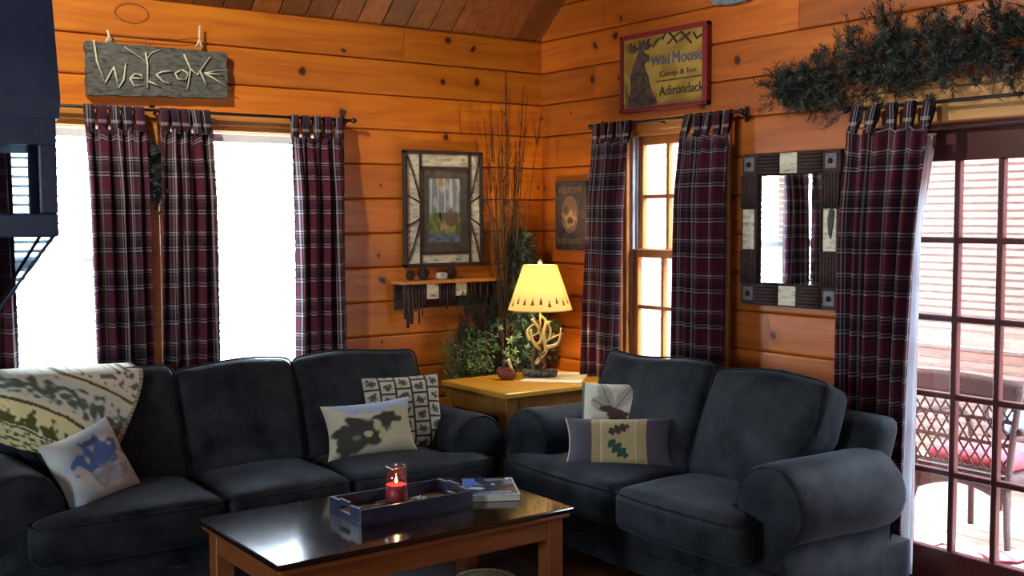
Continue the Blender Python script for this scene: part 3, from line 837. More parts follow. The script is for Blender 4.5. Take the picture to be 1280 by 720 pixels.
# throw draped over the left end of the sofa back
def c_throw(u, v):
    b = v*.80 + .42*(1-u) - .12 + .03*math.sin(u*5) + .02*nz(u*6, v*6)
    c = (.70, .64, .42)
    if b < .16: c = (.74, .70, .52) if (nz(u*30, v*20, 2) < .12) else (.16, .14, .10)
    elif abs(b-.20) < .012 or abs(b-.56) < .014 or abs(b-.80) < .010: c = (.10, .08, .03)
    elif .24 < b < .50:
        c = mixc((.62, .62, .50), (.10, .13, .10), sst(.05, .35, .8*nz(u*22, b*26, 5)+.45*(1-abs(b-.40)*9)))
    elif .58 < b < .78:
        c = mixc((.78, .68, .34), (.085, .085, .02), sst(.05, .16, .5*nz(u*16, 3, 8)+.4*nz(u*40, b*20, 2)+(b-.66)*3))
    elif b > .82:
        c = mixc((.62, .58, .30), (.06, .075, .02), sst(-.02, .2, nz(u*34, b*34, 3)))
    if u > .97: c = (.5, .47, .36) if int(v*60) % 2 else (.2, .18, .12)
    return c
from mathutils.bvhtree import BVHTree
bpy.context.view_layer.update()
sv = []; sfc = []
for o in bpy.data.objects:
    if o.parent and o.parent.name == 'sofa' and o.type == 'MESH' and o.name.split('.')[0] in ('back_cushion', 'back_frame', 'arm', 'seat_cushion'):
        k0 = len(sv); sv += [o.matrix_world @ v.co for v in o.data.vertices]; sfc += [[i+k0 for i in p.vertices] for p in o.data.polygons]
bvh = BVHTree.FromPolygons(sv, sfc)
def cushion_y(x, z):
    h = bvh.ray_cast(Vector((x, -2.5, z)), Vector((0, 1, 0)))
    return h[0].y if h[0] else -.30
TG = {}
def f_throw_raw(u, v):
    x = lerp(-3.32, -2.60, u) - .20*v*u*u + .015*math.sin(v*5)
    zt = .925 - .02*u; drop = lerp(.24, .33, u)
    if v < .12:
        t = v/.12; return (x, -.30-.10*t, zt + .018*math.sin(t*PI*.6))
    t = (v-.12)/.88; z = zt + .012 - t*drop - .05*u*t
    ys = [cushion_y(x+dx, z-.008+dz) for dx in (-.04, 0, .04) for dz in (-.03, 0, .02)]
    ys = [y for y in ys if y > -.78] or [-.55]
    y = min(sum(ys)/len(ys), min(ys)+.03) - .022 - .008*math.sin(u*9+v*4)
    return (x, min(y, -.40), z)
def f_throw(u, v):
    i, j = round(u*90), round(v*70)
    if (i, j) not in TG: TG[(i, j)] = f_throw_raw(i/90, j/70)
    p = TG[(i, j)]; ys = []
    for di in (-3, -1, 0, 1, 3):
        for dj in (-3, -1, 0, 1, 3):
            a, b = min(90, max(0, i+di)), min(70, max(0, j+dj))
            if (a, b) not in TG: TG[(a, b)] = f_throw_raw(a/90, b/70)
            ys.append(TG[(a, b)][1])
    return (p[0], min(sum(ys)/len(ys), p[1]+.004) if v > .12 else p[1], p[2])
mb = MB(); mb.grid(f_throw, 90, 70, colf=c_throw)
o = mb.build('throw_blanket', M['paint']); md = o.modifiers.new('t', 'SOLIDIFY'); md.thickness = .008
tag(o, 'cream and green woodland tapestry throw draped over the sofa\'s left back cushion', 'blanket')

# ------------------------------------------------------------------ coffee table and things on it
root = thing('coffee_table', 'low dark-topped wooden coffee table with a glossy top', 'coffee table', (-2.04, -1.68, 0))
cw, cd = .625, .365
mb = MB(); mb.box(-cw, cw, -cd, cd, .418, .44, .006, seg=2); mb.build('tabletop', M['ctop'], root)
mb = MB()
mb.box(-cw+.012, cw-.012, -cd+.012, cd-.012, .398, .4185, .006, seg=2); mb.build('edge_moulding', M['cleg'], root)
for (x0, x1, y0, y1) in ((-cw+.10, cw-.10, -cd+.04, -cd+.062), (-cw+.10, cw-.10, cd-.062, cd-.04), (-cw+.04, -cw+.062, -cd+.10, cd-.10), (cw-.062, cw-.04, -cd+.10, cd-.10)):
    mb = MB(); mb.box(x0, x1, y0, y1, .315, .399, .003); mb.build('apron', M['cleg'], root)
for sx in (-1, 1):
    for sy in (-1, 1):
        mb = MB(); x = sx*(cw-.068); y = sy*(cd-.068)
        mb.box(x-.036, x+.036, y-.036, y+.036, .0125, .3985, .004); mb.build('leg', M['cleg'], root)
mb = MB()   # low rim and handle slots
root = thing('serving_tray', 'navy wooden tray with cut-out handles holding the candle', 'tray', (-1.978, -1.672, .44))
tw_, td_ = .248, .128
mb.box(-tw_, tw_, -td_, td_, .001, .012); mb.build('bottom', M['navy'], root)
mb = MB(); mb.box(-tw_, tw_, -td_, -td_+.012, .012, .062, .002); mb.build('side', M['navy'], root)
mb = MB(); mb.box(-tw_, tw_, td_-.012, td_, .012, .062, .002); mb.build('side', M['navy'], root)
for s in (-1, 1):
    mb = MB(); x0, x1 = s*tw_, s*(tw_-.012)
    yi = td_-.012
    mb.box(x0, x1, -yi, -.042, .012, .066, .001); mb.box(x0, x1, .042, yi, .012, .066, .001)
    mb.box(x0, x1, -.042, .042, .012, .030, .001); mb.box(x0, x1, -.042, .042, .050, .074, .001)
    mb.build('handle_end', M['navy'], root)
mb = MB(); mb.grid(lambda u, v: (lerp(-.225, .225, u), lerp(-.105, .105, v), .0135+.001*nz(u*20, v*12)), 40, 20,
    colf=lambda u, v: mixc((.30, .25, .20), (.06, .05, .05), sst(-.1, .3, nz(u*7, v*4, 3))))
mb.build('liner', M['paintb'], root)
root = thing('jar_candle', 'lit red candle in a clear glass jar on the navy tray', 'candle', (-1.975, -1.625, .4555))
mb = MB(); mb.lathe([(.001, .004), (.043, .004), (.047, .012), (.047, .105), (.044, .118), (.037, .128), (.036, .133), (.041, .136), (.041, .147), (.036, .148)], 32)
o = mb.build('jar', M['clear'], root); md = o.modifiers.new('t', 'SOLIDIFY'); md.thickness = .0022; md.offset = -1
mb = MB(); mb.lathe([(.001, .009), (.040, .009), (.0425, .016), (.0425, .074), (.038, .076), (.02, .071), (.001, .069)], 32); mb.build('wax', M['wax'], root)
mb = MB(); mb.tube([(0, 0, .069), (.001, 0, .080)], .0012, 6); mb.build('wick', M['ink'], root)
mb = MB(); mb.lathe([(.0008, .078), (.0045, .084), (.0055, .090), (.003, .099), (.0005, .106)], 12); mb.build('flame', M['flame'], root)
ld = bpy.data.lights.new('candle_glow', 'POINT'); ld.energy = .35; ld.color = (1, .5, .18); ld.shadow_soft_size = .004
lo = bpy.data.objects.new('glow', ld); C.objects.link(lo); lo.parent = root; lo.location = (0, 0, .112)
mb = MB(); mb.tube([(.075*math.cos(a)*(1+.1*math.sin(a*5)), .06*math.sin(a), .004+.003*math.sin(a*3)) for a in [i*2*PI/30 for i in range(30)]], .003, 6, closed=True)
for k in range(9):
    a = k*.7; mb.tube([(.03*math.cos(a), .03*math.sin(a), .003), (.10*math.cos(a+.2), .07*math.sin(a+.2), .006)], .0022, 5)
o = mb.build('twig_coaster', M['paletwig'], None, (-1.975, -1.625, .4538)); tag(o, 'ring of pale twigs lying under the jar candle', 'coaster')
mb = MB()
for k in range(5):
    a = k*1.2; mb.add([(0, 0, .004), (.022*math.cos(a-.35), .022*math.sin(a-.35), .016), (.034*math.cos(a), .034*math.sin(a), .022), (.022*math.cos(a+.35), .022*math.sin(a+.35), .018), (.008*math.cos(a), .008*math.sin(a), .026)], [(0, 1, 2, 4), (0, 4, 2, 3), (1, 4, 2), (0, 3, 2, 1)], 0, False)
o = mb.build('leaf_trinket', M['greeng'], None, (-1.885, -1.665, .4515)); tag(o, 'small shiny pale green leaf trinket right of the candle jar', 'trinket')
def c_book(u, v):
    c = mixc((.035, .045, .065), (.16, .20, .28), sst(.0, .5, nz(u*4, v*4, 2)))
    c = mixc(c, (.10, .22, .62), .95*blob(u, v, .06, .8, .22, .35, 3, .5, 3))
    c = mixc(c, (.55, .68, .85), .9*blob(u, v, .18, .42, .16, .07, 3, .8, 6))
    c = mixc(c, (.7, .72, .74), .9*max(blob(u, v, .9, .93, .06, .08, 3, .4, 4), blob(u, v, .56, .62, .05, .06, 4, .6, 9)))
    if .12 < v < .22 and .45 < u < .86 and nz(u*60, v*25, 1) > -.05: c = (.5, .52, .6)
    if v < .07 or u > .96: c = (.42, .48, .6)
    return c
root = thing('magazine', 'glossy blue-covered book lying right of the navy tray', 'book', (-1.553, -1.665, .441), R(-29))
mb = MB(); mb.box(-.104, .104, -.145, .145, .0, .024, .002); mb.build('pages', M['paper'], root)
mb = MB(); mb.grid(lambda u, v: (lerp(-.107, .107, u), lerp(-.148, .148, v), .0262), 90, 110, smooth=False, colf=c_book); o = mb.build('cover', painted('glossy_cover', .25, 0, 0, 0, 0, .6), root)
md = o.modifiers.new('t', 'SOLIDIFY'); md.thickness = .0016
mb = MB(); mb.box(-2.9, -1.15, -2.3, -1.18, .001, .012, .004); o = mb.build('area_rug', M['rug']); tag(o, 'dark grey rug on the floor under the coffee table', 'rug')
root = thing('straw_basket', 'pale round straw basket on the rug under the coffee table', 'basket', (-1.62, -1.72, .013))
mb = MB(); mb.lathe([(.001, 0), (.10, 0), (.125, .05), (.13, .085), (.12, .085), (.114, .05), (.09, .012), (.001, .012)], 28); mb.build('bowl', M['basket'], root)
mb = MB(); mb.tube([(.126*math.cos(a), .126*math.sin(a), .088) for a in [i*2*PI/30 for i in range(30)]], .008, 8, closed=True); mb.build('rim', M['basket'], root)

# ------------------------------------------------------------------ end table, lamp and things beside it
root = thing('end_table', 'square honey oak end table between sofa and loveseat', 'end table', (-.50, -.545, 0))
hw, hd = .39, .305
mb = MB(); mb.box(-hw, hw, -hd, hd, .652, .68, .006, seg=2); mb.build('tabletop', M['oak'], root)
for (x0, x1, y0, y1) in ((-hw+.085, hw-.085, -hd+.03, -hd+.05), (-hw+.085, hw-.085, hd-.05, hd-.03), (-hw+.03, -hw+.05, -hd+.085, hd-.085), (hw-.05, hw-.03, -hd+.085, hd-.085)):
    mb = MB(); mb.box(x0, x1, y0, y1, .545, .6525, .003); mb.build('apron', M['oakd'], root)
for sx in (-1, 1):
    for sy in (-1, 1):
        mb = MB(); x = sx*(hw-.055); y = sy*(hd-.055); mb.box(x-.036, x+.036, y-.036, y+.036, 0, .6525, .004); mb.build('leg', M['oakd'], root)
mb = MB(); mb.grid(lambda u, v: (lerp(-.17, .17, u), lerp(-.205, .205, v), .0022+.0012*nz(u*5, v*5)), 20, 24)
o = mb.build('table_runner', M['cream'], None, (-.315, -.53, .681), R(-48)); md = o.modifiers.new('t', 'SOLIDIFY'); md.thickness = .002
tag(o, 'cream cloth laid askew under the antler lamp', 'cloth')

LA = (-.405, -.485, .6855); CR = R(-36)
root = thing('table_lamp', 'lit antler table lamp with cream shade on the oak table', 'lamp', LA, CR)
mb = MB(); rnd = random.Random(5)
for k in range(16):
    a = k*.9; r = .02+.075*rnd.random(); v, f = rcube((rnd.uniform(.02, .034), rnd.uniform(.018, .028), rnd.uniform(.012, .02)), .012, n=5, seed=k, wr=.012)
    Mx = Matrix.Translation((r*math.cos(a), .6*r*math.sin(a), .018+.018*rnd.random()*(1-r*6))) @ Matrix.Rotation(rnd.uniform(0, 6), 4, 'Z') @ Matrix.Rotation(rnd.uniform(-.3, .3), 4, 'X')
    mb.add([Mx @ p for p in v], f, 0, True)
mb.build('base', M['stone'], root)
def px(x, y, d): return ((x-674)*.0044, d, (472.5-y)*.0044)
def smoothpts(p, n=5):
    out = []
    for i in range(len(p)-1):
        p0 = Vector(p[max(i-1, 0)]); p1 = Vector(p[i]); p2 = Vector(p[i+1]); p3 = Vector(p[min(i+2, len(p)-1)])
        for k in range(n):
            t = k/n
            out.append(.5*((2*p1)+(-p0+p2)*t+(2*p0-5*p1+4*p2-p3)*t*t+(-p0+3*p1-3*p2+p3)*t**3))
    out.append(Vector(p[-1])); return out
ANT = [([(671, 456, .0), (678, 446, -.01), (684, 438, -.02), (682, 427, -.03), (681, 416, -.03), (684, 405, -.02), (689, 402.5, -.01)], .0105),
       ([(684, 434, -.03), (691, 432.5, -.045), (697, 430, -.05), (701, 423, -.05), (702.5, 409.5, -.045)], .0085),
       ([(683, 428, -.02), (690, 424.5, .01), (698, 421, .02), (706.5, 418, .025)], .006),
       ([(676, 437, .0), (671, 432, -.02), (666, 424, -.03), (664, 411.5, -.03)], .0085),
       ([(668, 432, -.02), (676, 429, -.01), (680, 418, .0), (683, 405, .005), (682, 398, .01)], .0075),
       ([(664, 427, .02), (660, 418, .03), (664, 410, .03), (671, 406, .02)], .007),
       ([(666, 399.5, .0), (672, 407, .01), (675.5, 413.5, .015), (672, 419, .02), (663, 423, .03)], .0068),
       ([(677, 396, .02), (684, 402, .02), (689.5, 413, .02), (688, 424, .01), (682, 430, 0)], .0065)]
for pts, r in ANT:
    q = smoothpts([px(*p) for p in pts]); n = len(q)
    mb = MB(); mb.tube(q, [r*1.22*(1.0-.62*abs(i/(n-1))**2.2) for i in range(n)], 10); mb.build('antler', M['antler'], root)
for pts, r in (([(668, 466, .0), (667, 452, -.01), (669, 438, -.01), (674, 433, 0)], .010), ([(675, 468, .01), (683, 458, .0), (676, 448, -.01), (683, 440, -.02)], .011)):
    mb = MB(); mb.tube(smoothpts([px(*p) for p in pts]), r, 10); mb.build('antler_root', M['antlerd'], root)
LX = .012
mb = MB(); mb.tube([(LX, .01, .03), (LX, .01, .40)], .006, 10); mb.build('stem', M['brass'], root)
mb = MB(); mb.tube([(LX, .01, .40), (LX+.045, .01, .45), (LX+.05, .01, .52), (LX, .01, .607)], .0022, 6); mb.tube([(LX, .01, .40), (LX-.045, .01, .45), (LX-.05, .01, .52), (LX, .01, .607)], .0022, 6); mb.build('harp', M['brass'], root)
mb = MB(); mb.lathe([(.001, .604), (.012, .606), (.006, .615), (.013, .626), (.014, .637), (.007, .650), (.001, .653)], 14, c=(LX, .01, 0)); mb.build('finial', M['bone'], root)
mb = MB(); mb.lathe([(.001, .405), (.013, .41), (.013, .43), (.028, .47), (.030, .495), (.018, .52), (.001, .526)], 16, c=(LX, .01, 0)); mb.build('bulb', M['bulb'], root)
def c_shade(u, v):
    c = (.92, .78, .46)
    a = u*22; i = int(a); f = a-i-.5; base = .10+.075*abs(math.sin(i*1.3))
    if base < v < base+.17:
        t = (v-base)/.17; wdt = .24*(1-t)*(.65+.35*abs(math.sin(t*13)))
        if abs(f) < wdt: return (.16, .07, .01)
    if v < .025 or v > .975: return (.5, .34, .10)
    return c
mb = MB(); prof = [(lerp(.180, .094, j/70), lerp(.372, .622, j/70)) for j in range(71)]
mb.lathe(prof, 300, c=(LX, .01, 0), cols=c_shade); o = mb.build('lamp_shade', M['shade'], root); md = o.modifiers.new('t', 'SOLIDIFY'); md.thickness = .0015
ld = bpy.data.lights.new('lamp_bulb', 'POINT'); ld.energy = 15; ld.color = (1, .74, .40); ld.shadow_soft_size = .03
lo = bpy.data.objects.new('lamp_light', ld); C.objects.link(lo); lo.parent = root; lo.location = (LX, .01, .545)

root = thing('carved_figurine', 'small red-brown carved duck figurine with a pale upright piece on the oak table', 'figurine', (-.585, -.44, .681), CR)
v, f = rcube((.055, .034, .026), .026, (.012, .0), 10, 2, .004, lambda q, p: (q.x, q.y*(1-.25*abs(q.x)/.055), q.z+.018*max(0, -q.x/.055)**2))
mb = MB(); mb.add([p+Vector((-.005, 0, .027)) for p in v], f, 0, True); mb.build('body', M['carve'], root)
mb = MB(); mb.tube([(-.028, 0, .045), (-.020, 0, .07), (-.012, 0, .095), (-.018, 0, .108)], [.014, .011, .013, .008], 10); mb.build('neck', M['conewood'], root)
mb = MB(); mb.tube([(.03, -.01, .052), (.018, -.012, .075), (.010, -.012, .10), (.002, -.012, .112)], [.006, .009, .010, .012], 10); mb.build('pale_wing', M['bone'], root)
mb = MB(); mb.tube([(.035+.020*math.cos(a), -.004, .058+.024*math.sin(a)) for a in [R(-70+i*12) for i in range(18)]], .004, 8); mb.build('tail_ring', M['carve'], root)

# ------------------------------------------------------------------ plants in the corner
def leafshape(mb, c, nrm, up, size, mat=0, lobes=5):
    nrm = nrm.normalized(); s = up.cross(nrm)
    s = s.normalized() if s.length > 1e-4 else nrm.orthogonal().normalized()
    t = nrm.cross(s)
    vs = [c]; n = lobes*4
    for i in range(n):
        a = 2*PI*i/n; r = size*(.62+.38*math.cos(a*lobes/1.0))*(.8+.2*math.sin(a))
        vs.append(c + s*math.cos(a)*r + t*math.sin(a)*r - nrm*.25*size*(r/size)**2)
    mb.add(vs, [(0, 1+i, 1+(i+1) % n) for i in range(n)], mat, False)
def spray(mb, rnd, base, d, length, nn, nl, wd=.0016, stem=.0016, droop=.0, clamp=None):
    d = d.normalized(); p = Vector(base); pts = [p.copy()]; seg = 5
    for i in range(seg):
        d = (d + Vector((0, 0, -droop))).normalized(); p = p + d*length/seg; pts.append(p.copy())
    if clamp: pts = [clamp(q) for q in pts]
    mb.tube(pts, stem, 3, smooth=False)
    for i in range(nn):
        t = (i+rnd.random())/nn*seg; k = min(int(t), seg-1); a = pts[k].lerp(pts[k+1], t-k)
        ax = (pts[k+1]-pts[k])
        if ax.length < 1e-6: continue
        ax.normalize()
        o = ax.orthogonal().normalized(); o.rotate(Matrix.Rotation(rnd.uniform(0, 6.283), 3, ax))
        nd = (ax*.75 + o).normalized()*nl*rnd.uniform(.7, 1.15); sd = nd.cross(ax).normalized()*wd
        q = a+nd
        if clamp: q = clamp(q)
        mid = a.lerp(q, .5)
        mb.add([a, mid+sd, q, mid-sd], [(0, 1, 2, 3)], 0, False)
rnd = random.Random(21)
def corner(q): return Vector((min(q.x, -.022), min(q.y, -.022), q.z))
root = thing('twig_arrangement', 'tall bundle of bare branching twigs rising in the corner', 'twigs', (-.395, -.165, 0))
mb = MB(); mb.lathe([(.001, 0), (.065, 0), (.085, .1), (.07, .3), (.05, .42), (.06, .46), (.052, .46), (.042, .42), (.001, .40)], 22); mb.build('vase', M['plaque'], root)
for k in range(22):
    mb = MB(); ang = rnd.uniform(-1, 1); tx = .21*ang + .02*rnd.random(); h = rnd.uniform(1.95, 2.42) - .25*abs(ang)**2
    b0 = Vector((.02*rnd.uniform(-1, 1), .02*rnd.uniform(-1, 1), .42)); e = Vector((tx, rnd.uniform(-.10, .06), h))
    pts = []
    for i in range(9):
        t = i/8; q = b0.lerp(e, t); q.x = b0.x + (e.x-b0.x)*t**1.25 + .012*nz(k*3.1, t*4); q.y += .012*nz(k*2.3, t*4, 5); pts.append(q)
    mb.tube(pts, [.0042*(1-.75*i/8)+.0006 for i in range(9)], 5)
    for j in range(7):
        i = rnd.randrange(3, 8); q = pts[i]; d = (pts[i]-pts[i-1]).normalized() + Vector((rnd.uniform(-.5, .5), rnd.uniform(-.3, .3), 0))
        ln = rnd.uniform(.10, .30)*(1-.05*i)
        r2 = [q + d*ln*t + Vector((0, 0, .03*t*t)) for t in (0, .35, .7, 1)]
        off = Vector((-.395, -.165, 0)); r2 = [corner(x+off)-off for x in r2]
        mb.tube(r2, [.0022, .0017, .0012, .0006], 4)
    mb.build('branch', M['twig'], root)

root = thing('artificial_fir', 'slim dark green artificial fir standing in the corner behind the lamp', 'tree', (-.27, -.14, 0))
off = Vector((-.27, -.14, 0))
def clear_table(q):
    if q.z < .76 and q.y < -.225: q = Vector((q.x, -.225, q.z))
    return q
cl = lambda q: clear_table(corner(q+off))-off
mb = MB(); mb.lathe([(.001, 0), (.07, 0), (.085, .16), (.08, .16), (.001, .14)], 18); mb.build('pot', M['plaque'], root)
mb = MB(); mb.tube([(0, 0, .14), (0, 0, .9), (.0, 0, 1.45)], [.014, .010, .004], 8); mb.build('trunk', M['twig'], root)
mb = MB()
for k in range(250):
    z = .40 + 1.08*(k/250)**.9; rr = .27*(1-(z-.4)/1.14)**.8 + .035
    a = k*2.4; d = Vector((math.cos(a), math.sin(a), .35 - .5*(z < .9)))
    spray(mb, rnd, (0, 0, z), d, rr*rnd.uniform(.75, 1.1), 40, .042, .0034, .0018, .16, cl)
mb.build('foliage', M['frond'], root)
root = thing('ivy_plant', 'leafy green ivy showing pale lobed leaves behind the antler lamp', 'plant', (-.40, -.10, 0))
# trailing stems spill onto the back of the table top
root.location = (-.28, -.17, 0)
mb = MB(); mb.lathe([(.001, .0), (.04, 0), (.055, .5), (.05, .5), (.001, .48)], 18); mb.build('pot', M['plaque'], root)
stems = MB(); lv = MB(); lp = MB(); off = Vector((-.28, -.17, 0)); cl = lambda q: corner(q+off)-off
camd = Vector((-.585, -.80, .1))
for k in range(26):
    a = rnd.uniform(0, 6.28); e = Vector((.20*math.cos(a)-.0, .10*math.sin(a)-.03, rnd.uniform(.73, .95)))
    e = cl(e); stems.tube([(0, 0, .48), (e.x*.4, e.y*.4, .75), e], .0018, 4)
    for j in range(3):
        p = e + Vector((rnd.uniform(-.03, .03), rnd.uniform(-.02, .02), rnd.uniform(-.03, .03))); p.z = max(p.z, .735)
        nrm = camd + Vector((rnd.uniform(-.7, .7), rnd.uniform(-.7, .7), rnd.uniform(-.3, .8)))
        leafshape(lv, cl(p), nrm, Vector((0, 0, 1)), rnd.uniform(.020, .036))
for (x, y, z, sz) in ((-.125, -.055, .862, .040), (-.10, -.06, .80, .036), (-.115, -.05, .765, .040), (-.085, -.065, .74, .032), (.075, -.06, .735, .03), (.02, -.06, .75, .034), (.11, -.05, .70, .03)):
    z = max(z, .735); leafshape(lp, Vector((x, y, z)), camd+Vector((.2, 0, .3)), Vector((0, 0, 1)), sz)
stems.build('stems', M['twig'], root); lv.build('leaves', M['leaf'], root); lp.build('pale_leaves', M['leafp'], root)
root = thing('fern_plant', 'bushy fine-leaved green plant left of the end table corner', 'plant', (-.66, -.14, 0)); off = Vector((-.66, -.14, 0)); cl = lambda q: corner(q+off)-off
mb = MB(); mb.lathe([(.001, 0), (.055, 0), (.07, .42), (.062, .42), (.001, .40)], 18); mb.build('pot', M['plaque'], root)
mb = MB(); mb2 = MB()
for k in range(95):
    a = rnd.uniform(0, 6.28); t = rnd.random(); e = Vector((.17*math.cos(a)*(.4+t*.6), .12*math.sin(a)*(.4+t*.6), rnd.uniform(.60, .92)))
    if e.y < -.06: e.z = max(e.z, .74)
    e = cl(e); tgt = mb if rnd.random() < .75 else mb2
    tgt.tube([(0, 0, .40), (e.x*.4, e.y*.3, .62), e], .0012, 3, smooth=False)
    for j in range(12):
        p = e + Vector((rnd.uniform(-.04, .04), rnd.uniform(-.03, .03), rnd.uniform(-.04, .04)))
        leafshape(tgt, cl(p), Vector((rnd.uniform(-1, .4), rnd.uniform(-1, .2), rnd.uniform(-.2, 1))), Vector((0, 0, 1)), rnd.uniform(.008, .016), 0, 3)
mb.build('foliage', M['leaf'], root)
mb2.build('dark_foliage', M['frond'], root)
# dark trailing greenery under the twig shelf
root = thing('hanging_greenery', 'dark trailing evergreen hanging on the wall below the twig shelf', 'greenery', (-.56, -.05, 1.12))
off = Vector((-.56, -.05, 1.12)); cl = lambda q: corner(q+off)-off
mb = MB(); 
for k in range(210):
    z = -.50*rnd.random()+.05; spray(mb, rnd, (.04+.16*rnd.uniform(-1, 1), -.03-.05*rnd.random(), z), Vector((rnd.uniform(-1, 1), rnd.uniform(-.7, .1), -.8)), .10, 26, .030, .0024, .0015, .1, cl)
mb.build('foliage', M['needle'], root)
mb = MB(); mb.tube([(.0, 0, .06), (.03, -.01, -.1), (.05, -.01, -.42)], .003, 5); mb.build('stem', M['twig'], root)

# ------------------------------------------------------------------ north wall hangings
root = thing('welcome_sign', 'weathered grey plank spelling Welcome in peeled twigs', 'sign', (-2.345, -.035, 2.275))
mb = MB()
def brd(u, v, y):
    x = lerp(-.335, .335, u); z = lerp(-.122, .112, v) + .012*(u-.5)*(1-v)*2 + .004*nz(u*9, v*2, 4)
    x += (.010*nz(v*6, 3, u > .5))*(abs(u-.5) > .45)
    return (x, y + .004*nz(u*14, v*10, 2), z)
mb.grid(lambda u, v: brd(u, v, -.03), 50, 20); mb.grid(lambda u, v: brd(u, v, .012), 50, 20, flip=True)
for fe in (lambda t: (t, 0), lambda t: (t, 1), lambda t: (0, t), lambda t: (1, t)):
    mb.grid(lambda u, v: brd(*fe(u), lerp(-.03, .012, v)), 50, 3)
mb.build('plank', M['board'], root)
LT = [[(-2.649, 2.392), (-2.637, 2.297), (-2.603, 2.199)], [(-2.603, 2.199), (-2.561, 2.277)], [(-2.561, 2.277), (-2.541, 2.183)], [(-2.541, 2.183), (-2.517, 2.219), (-2.506, 2.298)],
 [(-2.486, 2.232), (-2.429, 2.231)], [(-2.429, 2.231), (-2.435, 2.248), (-2.464, 2.252), (-2.488, 2.23)], [(-2.488, 2.23), (-2.471, 2.196), (-2.43, 2.202)],
 [(-2.412, 2.355), (-2.404, 2.297), (-2.407, 2.188)], [(-2.41, 2.305), (-2.436, 2.33), (-2.51, 2.373)], [(-2.405, 2.329), (-2.382, 2.357), (-2.334, 2.376)], [(-2.403, 2.221), (-2.347, 2.201)],
 [(-2.288, 2.277), (-2.336, 2.27), (-2.364, 2.256)], [(-2.364, 2.256), (-2.331, 2.223), (-2.292, 2.216)],
 [(-2.273, 2.268), (-2.239, 2.287)], [(-2.239, 2.287), (-2.21, 2.273), (-2.222, 2.239)], [(-2.222, 2.239), (-2.261, 2.242), (-2.273, 2.268)],
 [(-2.228, 2.361), (-2.196, 2.295), (-2.213, 2.198)], [(-2.197, 2.295), (-2.165, 2.267), (-2.097, 2.359)], [(-2.149, 2.286), (-2.119, 2.219)],
 [(-2.127, 2.28), (-2.029, 2.275)], [(-2.127, 2.28), (-2.067, 2.295), (-2.0, 2.304)], [(-2.127, 2.28), (-1.998, 2.211)]]
thin = {8, 9, 20}
for i, l in enumerate(LT):
    mb = MB(); q = [Vector((x+2.345, -.036, z-2.275)) for x, z in l]; r = .0022 if i in thin else (.0046 if i > 3 else .0044)
    mb.tube(q, [r*1.05]+[r]*(len(q)-2)+[r*.8], 7); mb.build('letter_twig', M['paletwig'], root)
for l in ([(-2.573, 2.393), (-2.576, 2.422), (-2.581, 2.446)], [(-2.59, 2.386), (-2.576, 2.422), (-2.561, 2.394)], [(-2.141, 2.509), (-2.143, 2.437), (-2.162, 2.402)], [(-2.143, 2.437), (-2.131, 2.402)]):
    mb = MB(); mb.tube([(x+2.345, -.02, z-2.275) for x, z in l], .0055, 7); mb.build('hanging_twig', M['paletwig'], root)
mb = MB(); mb.tube([(x+2.345, -.012, z-2.275) for x, z in [(-2.566, 2.425), (-2.48, 2.425), (-2.395, 2.427), (-2.25, 2.43), (-2.143, 2.45)]], .0018, 5)
mb.tube([(-.114+.078*math.cos(a), .012, .267+.045*math.sin(a)) for a in [i*PI/16 for i in range(32)]], .0014, 5, closed=True)
mb.tube([(-.06, -.01, .118), (-.056, -.012, .148), (-.044, -.012, .153)], .002, 5); mb.build('hanging_wire', M['rope'], root)

root = thing('greenery_sprig', 'dark evergreen sprig on the wall between the two window curtains', 'greenery', (-2.36, -.03, 1.80)); off = Vector((-2.36, -.03, 1.80))
mb = MB()
for k in range(150): 
    z = rnd.uniform(-.12, .12); spray(mb, rnd, (.03*rnd.uniform(-1, 1)+.02, -.02, z), Vector((rnd.uniform(-1, 1), rnd.uniform(-.6, 0), rnd.uniform(-1, .3))), .085, 26, .028, .0024, .0014, .05, cl if False else (lambda q: Vector((q.x, min(q.y, .005), q.z))))
mb.build('foliage', M['needle'], root)
mb = MB(); mb.tube([(.02, -.005, .16), (.02, -.01, 0), (.03, -.01, -.12)], .003, 5); mb.build('stem', M['twig'], root)

root = thing('framed_picture', 'forest picture in a birch-bark and twig frame above the shelf', 'picture', (-.735, -.02, 1.62))
W_, H_ = .2625, .325
mb = MB()
for x0, x1, z0, z1 in ((-W_, W_, H_-.02, H_), (-W_, W_, -H_, -H_+.02), (-W_, -W_+.02, -H_, H_), (W_-.02, W_, -H_, H_)): mb.box(x0, x1, -.035, .0, z0, z1, .004)
mb.box(-.16, .165, -.028, -.01, .218, .236); mb.box(-.16, .165, -.028, -.01, -.258, -.24); mb.box(-.162, -.148, -.028, -.01, -H_, H_); mb.box(.166, .18, -.028, -.01, -H_, H_)
mb.build('frame', M['darkbark'], root)
for (x0, x1, z0, z1) in ((-.15, .168, .232, H_-.018), (-.15, .168, -H_+.018, -.252), (-W_+.018, -.160, .045, H_-.018), (-W_+.018, -.160, -.105, .045), (-W_+.018, -.160, -H_+.018, -.105), (.178, W_-.018, .045, H_-.018), (.178, W_-.018, -.105, .045), (.178, W_-.018, -H_+.018, -.105)):
    mb = MB(); mb.box(x0, x1, -.022, -.004, z0, z1); mb.build('bark_panel', M['birch'], root)
for s, xi, xo in ((-1, -.162, -W_+.02), (1, .178, W_-.02)):
    for (a, b) in (((xo, .30), (xi, .06)), ((xo, .075), (xi, .035)), ((xo, -.095), (xi, -.055)), ((xo+0*s, -.30), (xi, -.08))):
        mb = MB(); mb.tube([(a[0], -.026, a[1]), ((a[0]+b[0])/2+.004, -.028, (a[1]+b[1])/2), (b[0], -.026, b[1])], .0048, 6); mb.build('twig', M['darkbark'], root)
